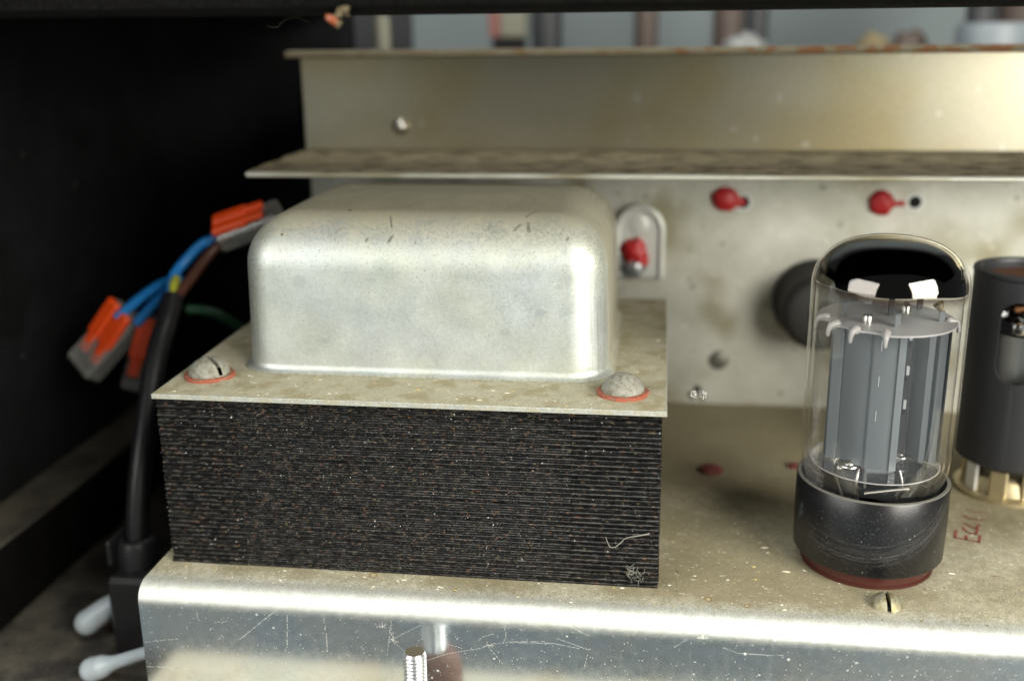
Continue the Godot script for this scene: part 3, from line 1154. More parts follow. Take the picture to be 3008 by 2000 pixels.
	tag(obj("rubber_bush", mb, M.brown_bush), "brown rubber bush round the foot of the threaded stud", "bush")


func build_upper_chassis() -> void:
	var o := thing("upper_chassis", Vector3(-59.4, 81.2, -124), "long upper metal chassis box above the transformer, with a dusty shelf lip", "chassis")
	var mb := MB.new()
	mb.box(Vector3(-59.4, 81.2, -124), Vector3(237, 82.6, -70.2), 0.35)
	obj("shelf_lip", mb, M.wall_steel, o)
	# dust lies on the lip as a thin uneven coat
	mb = MB.new()
	var ns := FastNoiseLite.new()
	ns.frequency = 0.09
	ns.seed = 5
	var rows := []
	for i in 16:
		var row := PackedVector3Array()
		for j in 150:
			var x := -58.9 + 295.0 * j / 149.0
			var z := -123.6 + 52.3 * i / 15.0
			row.append(Vector3(x, 82.66 + maxf(0.0, 0.35 + 0.5 * ns.get_noise_2d(x, z)) * (1.0 if i > 0 and i < 15 else 0.0), z))
		rows.append(row)
	mb.grid(rows, false, Vector3(90, 0, -97))
	var du := obj("shelf_dust", mb, M.brown_dust, o)
	du.set_meta("kind", "stuff")
	mb = MB.new()
	mb.box(Vector3(-59.4, 82.62, -126), Vector3(237, 111.6, -124), 0.3)
	obj("front_panel", mb, M.upper_steel, o)
	mb = MB.new()
	mb.pull_x([Vector2(-126, 111.62), Vector2(-119.4, 111.62), Vector2(-119.0, 112.0), Vector2(-119.0, 113.3), Vector2(-119.4, 113.7), Vector2(-126, 113.7)], -62.5, 237, 2, true, func(x: float, q: Vector2) -> Vector2: return Vector2((x + 63.0) / 300.0, (q.y - 111.0) / 3.0 + (q.x + 119.0) * 0.1))
	obj("top_lip", mb, lip_material(), o)
	mb = MB.new()
	mb.xf = Transform3D(Basis(Vector3.RIGHT, PI / 2), Vector3(-27.6, 90.2, -124))
	mb.screw_head(Vector3.ZERO, 2.7, 2.4, 0.0, 0.0, 0.0)
	obj("rivet", mb, M.nickel, o)


func build_transformer() -> void:
	var o := thing("transformer", Vector3(0, 0, -47.5), "large transformer of black stacked laminations under a dull silver metal cover", "transformer")
	# laminations, each its own sheet with a butt joint near one end
	var nl := 72
	var pitch := 41.1 / nl
	for k in nl:
		var mb := MB.new()
		var y0 := k * pitch + 0.02
		var t := pitch - 0.05
		var jz := rng.randf_range(-0.08, 0.08)
		var left_joint := (k / 2) % 2 == 0
		var cuts := [-57.0 + rng.randf_range(-0.25, 0.2), -38.6 if left_joint else -57.0, 37.6 if not left_joint else 57.0, 57.0 + rng.randf_range(-0.2, 0.25)]
		for p in 3:
			var xa: float = cuts[p]
			var xb: float = cuts[p + 1]
			if xb - xa < 1.0:
				continue
			var zf := jz
			if p != 1:
				zf += 0.12
			if k % 2 == 1 and (xb < -30 or xa > 30):
				zf -= 0.45
			elif k % 2 == 1:
				zf -= 0.1
			xa += 0.07 if p > 0 else 0.0
			xb -= 0.07 if p < 2 else 0.0
			var m := maxi(2, int((xb - xa) / 6.0))
			var rr := []
			for q in 6:
				rr.append(PackedVector3Array())
			for i in m + 1:
				var x := lerpf(xa, xb, i / float(m))
				var z := zf + rng.randf_range(-0.025, 0.025) - (0.45 if k % 2 == 1 and (x < -38.6 or x > 37.6) and p == 1 else 0.0)
				rr[0].append(Vector3(x, y0, -95.0))
				rr[1].append(Vector3(x, y0, z - 0.1))
				rr[2].append(Vector3(x, y0 + 0.1, z))
				rr[3].append(Vector3(x, y0 + t - 0.12, z))
				rr[4].append(Vector3(x, y0 + t, z - 0.13))
				rr[5].append(Vector3(x, y0 + t, -95.0))
			for q in 5:
				for i in m:
					var b0 := mb.v.size()
					mb.quad(rr[q][i], rr[q][i + 1], rr[q + 1][i + 1], rr[q + 1][i], [Vector3.DOWN, Vector3(0, -1, 1), Vector3.BACK, Vector3(0, 1, 1), Vector3.UP][q])
					for t2 in range(b0, mb.v.size()):
						var pv := mb.v[t2]
						if q < 3:
							mb.uv[t2] = Vector2((pv.x + 60.0) / 130.0 + k * 0.377, (pv.y * 1.0) / 50.0 * 0.85)
						else:                                 # upper arris: greyer, dust and painted highlight
							mb.uv[t2] = Vector2((pv.x + 60.0) / 130.0 + k * 0.377, 0.87 + 0.12 * fposmod(k * 0.61 + (pv.z + 95.0) * 0.002, 1.0) if pv.z > -90 else 0.9)
			for e in [0, m]:
				mb.face([rr[0][e], rr[1][e], rr[2][e], rr[3][e], rr[4][e], rr[5][e]], Vector3(-1 if e == 0 else 1, 0, 0))
		obj("lamination", mb, M.black_lacquer, o)
	# end bell: flange and drawn can
	var y := 41.14
	var mb := MB.new()
	mb.box(Vector3(-57.4, y + 0.02, -95.8), Vector3(58.0, y + 1.2, 1.0), 0.1)
	var fl := obj("flange_plate", mb, M.sheared_edge, o)
	mb = MB.new()
	var rows := []
	var ns := FastNoiseLite.new()
	ns.frequency = 0.15
	for i in 24:
		var row := PackedVector3Array()
		for j in 30:
			var x := -57.1 + 114.8 * j / 29.0
			var z := -95.5 + 96.2 * i / 23.0
			row.append(Vector3(x, y + 1.23 + (maxf(0.0, 0.04 + 0.06 * ns.get_noise_2d(x, z)) if i > 0 and j > 0 and i < 23 and j < 29 else 0.0), z))
		rows.append(row)
	mb.grid(rows, false, Vector3(0, 0, -47))
	obj("flange_dust", mb, M.flange_dust, fl).set_meta("kind", "stuff")
	var yb := y + 1.22
	var prof := []                                        # (inset, height)
	for k in 7:                                           # flare at the foot
		var a := PI / 2 * k / 6.0
		prof.append(Vector2(-2.2 + 2.2 * sin(a), 2.2 - 2.2 * cos(a)))
	prof.append(Vector2(0.15, 8))
	prof.append(Vector2(0.35, 16))
	prof.append(Vector2(0.55, 24.6))
	var R := 12.6
	for k in range(1, 15):
		var a := PI / 2 * k / 14.0
		prof.append(Vector2(0.55 + R * (1 - cos(a)), 24.6 + R * sin(a)))
	prof.append(Vector2(18, 37.3))
	prof.append(Vector2(24, 37.4))
	prof.append(Vector2(32.7, 37.5))
	prof.append(Vector2(33.47, 37.51))
	var cx := 0.7
	var cz := -50.6
	var hx := 43.6
	var hz := 33.5
	var r0 := 9.0
	rows = []
	var uvs := []
	var run := 0.0
	for i in prof.size():
		var d: float = prof[i].x
		if i > 0:
			run += (prof[i] - prof[i - 1]).length()
		var r := maxf(r0 - d * 0.62, 0.6) if d < 33.3 else 0.02
		var ax := hx - d - r
		var az := hz - d - r
		var row := PackedVector3Array()
		var uvr := PackedVector2Array()
		for side in 4:                                     # front, right, back, left; each: straight then corner
			var ang := side * PI / 2
			var straight := ax if side % 2 == 0 else az
			var off := az if side % 2 == 0 else ax
			var dirs := [Vector2(1, 0), Vector2(0, -1), Vector2(-1, 0), Vector2(0, 1)]
			var along: Vector2 = dirs[side]
			var out: Vector2 = [Vector2(0, 1), Vector2(1, 0), Vector2(0, -1), Vector2(-1, 0)][side]
			for q in 13:
				var t := -1.0 + 2.0 * q / 12.0
				var p := along * straight * t + out * (off + r)
				row.append(Vector3(cx + p.x, yb + prof[i].y, cz + p.y))
				var u := 0.0
				match side:
					0: u = p.x
					1: u = 34.6 + 14.1 + (az - p.y)
					2: u = 75.0
					3: u = -34.6 - 14.1 - (az - p.y)
				uvr.append(Vector2((u + 80.0) / 160.0, run / 70.0))
			for q in range(1, 10):
				var a := PI / 2 * q / 10.0
				var c := along * straight + out * off
				var p := c + (out * cos(a) + along * sin(a)) * r
				row.append(Vector3(cx + p.x, yb + prof[i].y, cz + p.y))
				var u := 0.0
				match side:
					0: u = minf(straight, 34.6) + 9.0 * a + maxf(0.0, straight - 34.6)
					1: u = 75.0
					2: u = -75.0
					3: u = -minf(ax, 34.6) - 9.0 * (PI / 2 - a)
				uvr.append(Vector2((u + 80.0) / 160.0, run / 70.0))
		rows.append(row)
		uvs.append(uvr)
	mb = MB.new()
	mb.grid(rows, true, Vector3(cx, yb + 8, cz), uvs)
	obj("end_bell", mb, bell_material(), o)
	# screws and fibre washers
	for q in [[-49.2, -12.6, 1.0, 0.5, 3], [48.2, -10.0, 0.0, 0.0, 4]]:
		mb = MB.new()
		var ring := FastNoiseLite.new()
		ring.seed = q[4]
		ring.frequency = 0.35
		var rw := []
		for i in 4:
			var row := PackedVector3Array()
			for j in 64:
				var a := TAU * j / 64.0
				var rr: float = [5.95, 5.8, 5.5, 3.8][i] + (0.35 * ring.get_noise_2d(cos(a) * 5, sin(a) * 5) if i < 3 else 0.0)
				row.append(Vector3(q[0] + rr * cos(a), yb + [0.0, 0.6, 0.85, 0.8][i], q[1] + rr * sin(a)))
			rw.append(row)
		mb.grid(rw, true, Vector3(q[0], yb - 3, q[1]))
		var wa := obj("fibre_washer", mb, M.red_fibre, o)
		mb = MB.new()
		mb.lathe([Vector2(4.75, 0.0), Vector2(4.75, 0.35)], Vector3(q[0], yb + 0.75, q[1]), 40)
		mb.screw_head(Vector3(q[0], yb + 1.1, q[1]), 4.75, 3.7, q[3], 1.9, q[2])
		obj("screw_head", mb, M.screw_dust, o)
		wa.set_meta("label", "ragged red fibre washer")
	# a tuft of grey lint stuck to the lower corner of the laminations
	mb = MB.new()
	var lr := RandomNumberGenerator.new()
	lr.seed = 3
	for i in 26:
		var c := Vector3(51.5 + lr.randfn(0, 1.1), 4.0 + lr.randfn(0, 1.0), 0.35)
		var d := Vector3(lr.randf_range(-1, 1), lr.randf_range(-1, 1), 0.1)
		mb.tube([c - d, c + Vector3(lr.randf_range(-0.4, 0.4), lr.randf_range(-0.4, 0.4), 0.3), c + d], 0.06, 5, 3)
	obj("lint_tuft", mb, mat("lint_grey", Color(0.16, 0.16, 0.13), 0.9), o).set_meta("kind", "stuff")
	mb = MB.new()
	mb.tube([Vector3(45.3, 12.3, 0.35), Vector3(46.2, 10.2, 0.6), Vector3(47.3, 10.0, 0.7), Vector3(48.9, 11.4, 0.6), Vector3(49.8, 12.4, 0.7), Vector3(52.5, 13.0, 0.5), Vector3(55.0, 13.6, 0.4)], [0.06, 0.1, 0.1, 0.13, 0.1, 0.13, 0.2], 6, 4)
	obj("lint_strand", mb, mat("lint_dull", Color(0.2, 0.19, 0.16), 0.9), o)


func build_valve() -> void:
	var c := Vector3(105.3, 0, -19.9)
	var so := thing("valve_socket", c, "round maroon socket under the black base of the clear glass valve", "socket")
	var mb := MB.new()
	mb.lathe([Vector2(14.9, 0.03), Vector2(14.9, 0.5), Vector2(14.5, 0.8), Vector2(14.4, 3.3), Vector2(9, 3.45)], c, 64)
	obj("body", mb, M.maroon, so)
	var o := thing("glass_valve", c + Vector3(0, 3.5, 0), "tall clear glass power valve with black dome and black base", "valve")
	mb = MB.new()
	mb.lathe([Vector2(9, 3.5), Vector2(16.3, 3.5), Vector2(16.7, 3.9), Vector2(16.9, 12), Vector2(16.85, 21.0), Vector2(16.6, 21.35), Vector2(15.9, 21.35), Vector2(15.6, 21.0), Vector2(15.5, 14.0), Vector2(4, 13.5)], c, 96)
	for i in mb.uv.size():                                # u round, v by height
		mb.uv[i] = Vector2(mb.uv[i].x + 0.5, (mb.v[i].y) / 21.5)
	obj("base", mb, base_material(), o)
	mb = MB.new()
	mb.lathe([Vector2(16.72, 21.22), Vector2(16.58, 21.42), Vector2(15.95, 21.42), Vector2(15.85, 21.25)], c, 96)
	obj("dusty_rim", mb, mat("rim_dust", Color(0.1, 0.095, 0.08), 0.8), o)
	# glass envelope
	var pf := []
	pf.append(Vector2(11.5, 15))
	pf.append(Vector2(14.6, 17.5))
	pf.append(Vector2(15.1, 21))
	pf.append(Vector2(16.1, 25))
	pf.append(Vector2(16.45, 29))
	for k in range(1, 8):
		pf.append(Vector2(16.5, 29 + 36.5 * k / 7.0))
	for k in range(1, 25):
		var a := PI / 2 * k / 24.0
		pf.append(Vector2(maxf(16.5 * pow(cos(a), 0.74), 0.02), 65.5 + 11.0 * pow(sin(a), 0.92)))
	mb = MB.new()
	mb.lathe(pf, c, 96)
	obj("glass_bulb", mb, M.clear_glass, o)
	var inner := []
	for q in pf:
		if q.y > 20 and q.y < 68:
			inner.append(Vector2(q.x - 1.1, q.y))
	mb = MB.new()
	mb.lathe(inner, c, 96)
	obj("inner_glass", mb, M.clear_glass, o)
	# getter flash inside the dome, its lower rim uneven
	mb = MB.new()
	var rows := []
	for i in 15:
		var row := PackedVector3Array()
		for j in 72:
			var a := TAU * j / 72.0
			var low := 66.6 - 0.9 * sin(a) + 0.3 * sin(a * 2.0 + 0.6) + 0.2 * sin(a * 5.0)
			var q := clampf((low + 0.4 - 65.5) / 11.0, 0.0, 1.0)
			var ang := lerpf(asin(pow(q, 1.0 / 0.92)), PI / 2, i / 14.0)
			var rr := maxf(16.1 * pow(cos(ang), 0.74), 0.02)
			row.append(c + Vector3(rr * sin(a), 65.1 + 11.0 * pow(sin(ang), 0.92), rr * cos(a)))
		rows.append(row)
	mb.grid(rows, true, c + Vector3(0, 60, 0))
	obj("getter_flash", mb, M.getter, o)
	mb = MB.new()
	rows = []
	for i in 8:
		var row := PackedVector3Array()
		for j in 73:
			var a := TAU * j / 72.0
			var low := 66.6 - 0.9 * sin(a) + 0.3 * sin(a * 2.0 + 0.6) + 0.2 * sin(a * 5.0)
			row.append(c + Vector3(16.08 * sin(a), low - 0.3 - 2.6 * i / 7.0, 16.08 * cos(a)))
			mb.col.append(Color(0.035, 0.022, 0.012, 0.85 * pow(1.0 - i / 7.0, 1.4)))
		rows.append(row)
	mb.grid(rows, false, c + Vector3(0, 64, 0))
	obj("getter_fade", mb, M.getter_fade, o)
	# mica discs
	var teeth := func(r: float, notch: bool) -> Array:
		var p := []
		for j in 144:
			var a := TAU * j / 144.0
			var d := rad_to_deg(a)
			var rr := r
			if notch:
				for z in [[102, 128], [130, 151], [156, 178], [-4, 6], [356, 366]]:
					if d > z[0] and d < z[1]:
						rr = r - 1.5 * pow(absf(sin((d - z[0]) / float(z[1] - z[0]) * PI)), 0.5)
			p.append(Vector2(rr * cos(a), rr * sin(a)))
		return p
	var flat := Transform3D(Basis(Vector3.RIGHT, PI / 2), c)
	mb = MB.new()
	mb.prism(teeth.call(14.6, true), -58.5, -58.1, flat)
	var mi := obj("mica_disc", mb, M.mica, o)
	for d in [101.0, 129.0, 153.0, 180.0, 6.0, 262.0, 300.0]:     # bent lugs of the spring edge
		var a: float = deg_to_rad(d)
		var e := Vector3(cos(a), 0, sin(a))
		mb = MB.new()
		mb.tube([c + e * 13.0 + Vector3(0, 58.35, 0), c + e * 14.3 + Vector3(0, 58.2, 0), c + e * 14.9 + Vector3(0, 57.2, 0), c + e * 15.0 + Vector3(0, 56.2, 0)], [1.1, 0.75, 0.5, 0.4], 8, 4, true)
		obj("mica_spring", mb, M.mica, mi)
	mb = MB.new()
	mb.prism(teeth.call(14.0, false), -25.0, -24.7, flat)
	var m2 := obj("mica_disc", mb, M.clear_glass, o)
	mb = MB.new()
	var hoop := []
	for j in 65:
		hoop.append(c + Vector3(14.0 * cos(TAU * j / 64.0), 24.85, 14.0 * sin(TAU * j / 64.0)))
	mb.tube(hoop, 0.16, 6, 1)
	obj("mica_edge", mb, M.mica, m2)
	# anode: two ribbed halves of grey sheet, swept upright
	var half := [Vector2(-11.3, -0.8), Vector2(-11.0, 0.4), Vector2(-8.9, 1.5), Vector2(-8.2, 0.4), Vector2(-7.7, -0.6), Vector2(-6.9, -0.4), Vector2(-6.3, 1.0), Vector2(-5.5, 3.6), Vector2(-4.9, 4.1), Vector2(-4.3, 4.0), Vector2(-4.0, 4.9), Vector2(-3.7, 6.4),
		Vector2(-3.2, 6.9), Vector2(1.6, 7.0), Vector2(1.7, 7.5), Vector2(3.2, 7.3), Vector2(3.3, 6.6), Vector2(3.2, 2.0), Vector2(4.0, -2.8), Vector2(5.6, -4.4), Vector2(7.2, -3.6), Vector2(9.0, -1.4), Vector2(11.2, 0.9), Vector2(11.4, 1.5), Vector2(12.9, 2.0)]
	for s in 2:
		var back := []
		for q in half:
			back.append(q + Vector2(0.02, -0.32))
		back.reverse()
		var poly := half + back
		var pp := []
		for q in poly:
			pp.append(q if s == 0 else -q + Vector2(2.2, 1.4))
		mb = MB.new()
		mb.prism(pp, -57.8, -25.3 if s == 0 else -25.6, flat)
		obj("anode_plate", mb, M.anode_grey, o)
	# lower tongue of the front plate
	mb = MB.new()
	mb.box(c + Vector3(-3.1, 24.4, 6.65), c + Vector3(3.1, 25.4, 6.95), 0.08)
	obj("anode_tongue", mb, M.anode_grey, o)
	# weld tabs in the side channel and slits in the face
	for q in [[54.3, 0], [46.2, 1], [38.2, 2]]:
		mb = MB.new()
		mb.box(c + Vector3(5.5, q[0] - 1.3, -1.55), c + Vector3(6.2, q[0] + 0.9, -1.2), 0.1)
		obj("weld_tab", mb, M.weld_tab, o)
		mb = MB.new()
		mb.box(c + Vector3(5.3, q[0] - 2.6, -1.55), c + Vector3(6.0, q[0] - 1.6, -1.3), 0.1)
		obj("weld_slot", mb, M.hole_black, o)
		mb = MB.new()
		mb.box(c + Vector3(-2.0, q[0] - 1.4, 6.95), c + Vector3(-1.88, q[0] + 1.0, 7.05))
		obj("face_slit", mb, M.weld_tab, o)
	mb = MB.new()
	mb.box(c + Vector3(4.9, 26.0, -2.2), c + Vector3(6.7, 57.8, -1.6), 0.1)
	obj("grid_strip", mb, M.can_black, o)
	# eyelets, cathode and grid posts above the upper mica
	for q in [[-4.9, 4.6], [5.0, -4.8]]:
		mb = MB.new()
		mb.lathe([Vector2(1.15, 58.5), Vector2(1.15, 60.1), Vector2(1.0, 60.3), Vector2(0.75, 60.2), Vector2(0.75, 58.6)], c + Vector3(q[0], 0, q[1]), 20)
		obj("eyelet", mb, M.nickel, o)
	for q in [[0.8, 7.2, 0.85, 61.3, 0.5], [11.0, 2.2, 0.8, 60.8, 0.4], [-9.0, -1.0, 0.7, 61.6, 0.3], [1.2, -2.0, 0.8, 66.8, 0.45], [8.6, -8.0, 0.9, 66.5, 0.45]]:
		mb = MB.new()
		mb.xf = Transform3D(Basis(Vector3.UP, 0.5), c + Vector3(q[0], 0, q[1]))
		mb.box(Vector3(-q[2], 58.5, -0.2), Vector3(q[2], q[3], 0.2), 0.15)
		obj("support_post", mb, M.anode_grey if q[3] < 62 else M.can_black, o)
	mb = MB.new()
	mb.xf = Transform3D(Basis(Vector3.FORWARD, -0.5), c + Vector3(11.4, 60.2, 0.8))
	mb.lathe([Vector2(0.4, 0), Vector2(1.2, 2.2), Vector2(1.0, 2.2), Vector2(0.3, 0.1)], Vector3.ZERO, 16)
	obj("getter_cup", mb, M.brass, o)
	# leads and bright beads under the lower mica
	for q in [[-6.2, 4.0], [6.2, -3.0]]:
		mb = MB.new()
		mb.screw_head(c + Vector3(q[0], 25.2, q[1]), 1.5, 1.1, 0.0, 0.0, 0.0)
		mb.lathe([Vector2(2.8, 25.1), Vector2(2.7, 25.4), Vector2(1.3, 25.5)], c + Vector3(q[0], 0, q[1]), 6)
		obj("lead_collar", mb, M.nickel, o)
	for i in 5:
		var a := TAU * i / 5.0 + 0.9
		mb = MB.new()
		mb.tube([c + Vector3(7.5 * cos(a), 24.5, 6.0 * sin(a)), c + Vector3(8.5 * cos(a), 21, 7.5 * sin(a)), c + Vector3(6.5 * cos(a), 15, 6.5 * sin(a))], 0.38, 8, 4)
		obj("lead_wire", mb, M.nickel, o)
	mb = MB.new()
	mb.tube([c + Vector3(-3.5, 20.6, 9.5), c + Vector3(6.0, 22.0, 9.0)], 0.4, 8, 2)
	obj("lead_wire", mb, M.nickel, o)


func build_small_valve() -> void:
	var c := Vector3(149.6, 0, -65)
	var so := thing("brass_socket", c, "brass coloured valve socket ring under the matt black shield", "socket")
	var mb := MB.new()
	mb.lathe([Vector2(13.4, 0.03), Vector2(13.4, 1.0), Vector2(11.2, 1.6), Vector2(10.4, 5.0), Vector2(9.0, 6.2), Vector2(2, 6.2)], c, 48)
	obj("ring", mb, M.brass, so)
	for k in 9:
		var a := TAU * k / 9.0 + 0.2
		mb = MB.new()
		mb.xf = Transform3D(Basis(Vector3.UP, a), c)
		mb.box(Vector3(-2.2, 1.0, 10.6), Vector3(2.2, 8.6, 11.6), 0.4)
		obj("spring_clip", mb, M.ceramic if k == 7 else M.brass, so)
	var o := thing("shielded_valve", c + Vector3(0, 6, 0), "small valve inside a matt black cylindrical shield with an oval window", "valve")
	# shield: tube with an oval window, cut as a solid
	var cut := CSGCombiner3D.new()
	cut.name = "shield"
	cut.material_override = M.can_black
	cut.position = Vector3(0, 29, 0) * MM
	o.add_child(cut)
	for q in [[14.0, 50.0, CSGShape3D.OPERATION_UNION], [12.9, 52.0, CSGShape3D.OPERATION_SUBTRACTION]]:
		var cy := CSGCylinder3D.new()
		cy.name = "shield_wall"
		cy.radius = q[0] * MM
		cy.height = q[1] * MM
		cy.sides = 72
		cy.smooth_faces = true
		cy.operation = q[2]
		cut.add_child(cy, true)
	var face := deg_to_rad(-25.0)
	var poly := CSGPolygon3D.new()
	poly.name = "window_cut"
	var pts := PackedVector2Array()
	for k in 33:
		var a := PI * k / 32.0
		pts.append(Vector2(4.6 * cos(a), 6.0 + 4.6 * sin(a)) * MM)
	for k in 33:
		var a := PI + PI * k / 32.0
		pts.append(Vector2(4.6 * cos(a), -6.0 + 4.6 * sin(a)) * MM)
	poly.polygon = pts
	poly.depth = 20 * MM
	poly.operation = CSGShape3D.OPERATION_SUBTRACTION
	poly.transform = Transform3D(Basis(Vector3.UP, face), Basis(Vector3.UP, face) * Vector3(0, 8.5, 20) * MM)
	cut.add_child(poly)
	mb = MB.new()
	mb.lathe([Vector2(14.0, 58.9), Vector2(14.25, 59.3), Vector2(14.1, 60.3), Vector2(12.6, 60.5), Vector2(12.2, 60.0), Vector2(12.2, 59.0)], c, 64)
	obj("shield_rim", mb, M.can_black, o)
	mb = MB.new()
	mb.lathe([Vector2(11.8, 57.8), Vector2(6.0, 57.3), Vector2(0.1, 57.3)], c, 40)
	obj("inner_cap", mb, mat("burnt_cap", Color(0.11, 0.045, 0.025), 0.6), o)
	mb = MB.new()
	mb.lathe([Vector2(9.6, 6.5), Vector2(9.8, 9), Vector2(9.8, 46), Vector2(9.0, 50), Vector2(6.5, 52.5), Vector2(2.0, 53.5), Vector2(0.1, 55.5)], c, 48)
	obj("glass_bulb", mb, M.clear_glass, o)
	mb = MB.new()
	mb.lathe([Vector2(8.6, 44.5), Vector2(8.9, 45.0), Vector2(8.9, 47.4), Vector2(8.4, 47.8)], c, 40)
	obj("bright_band", mb, M.chrome, o)
	mb = MB.new()
	mb.lathe([Vector2(8.2, 16), Vector2(8.6, 30), Vector2(8.2, 43.8)], c, 32)
	obj("anode_can", mb, mat("pale_metal", Color(0.55, 0.55, 0.52), 0.35, 0.5), o)
	mb = MB.new()
	mb.tube([c + Vector3(-5, 51.5, 6.5), c + Vector3(-1, 52.6, 7.5)], 1.3, 10, 3, true)
	mb.tube([c + Vector3(-4, 55, 3), c + Vector3(3, 54.2, 5)], 1.1, 10, 3, true)
	obj("copper_strap", mb, M.copper, o)
	mb = MB.new()
	mb.tube([c + Vector3(-1.5, 51.5, 8.4), c + Vector3(3.5, 49.0, 8.2)], 0.8, 10, 3, true)
	mb.tube([c + Vector3(-1.2, 41.5, 8.4), c + Vector3(2.0, 36.5, 8.6), c + Vector3(4.5, 35.5, 8.0)], 0.9, 10, 3, true)
	obj("pale_lead", mb, M.ceramic, o)


func wago(at: Vector3, b: Basis, label: String, levers: int, open: bool) -> void:
	var o := thing("wire_connector", at, label, "connector")
	var half := levers * 3.0
	var mb := MB.new()
	mb.xf = Transform3D(b, at)
	mb.box(Vector3(-14, -4, -half), Vector3(10, 3.2, half), 1.0)
	obj("clear_body", mb, M.clear_plastic, o)
	mb = MB.new()
	mb.xf = Transform3D(b, at)
	mb.box(Vector3(-11.5, -3.0, -half + 0.8), Vector3(4.0, 1.2, half - 0.8), 0.5)
	obj("contact_block", mb, M.contact_grey, o)
	for k in levers:
		var z := -half + 3.0 + 6.0 * k
		mb = MB.new()
		mb.xf = Transform3D(b * Basis(Vector3.BACK, 0.2 if open else 0.04), at + b * Vector3(7, 3.4, z))
		mb.box(Vector3(-10, 0.0, -2.6), Vector3(3.0, 2.6, 2.6), 0.6)
		mb.box(Vector3(-16, 0.4, -1.7), Vector3(-9.8, 2.4, 1.7), 0.5)
		obj("orange_lever", mb, M.orange_plastic, o)


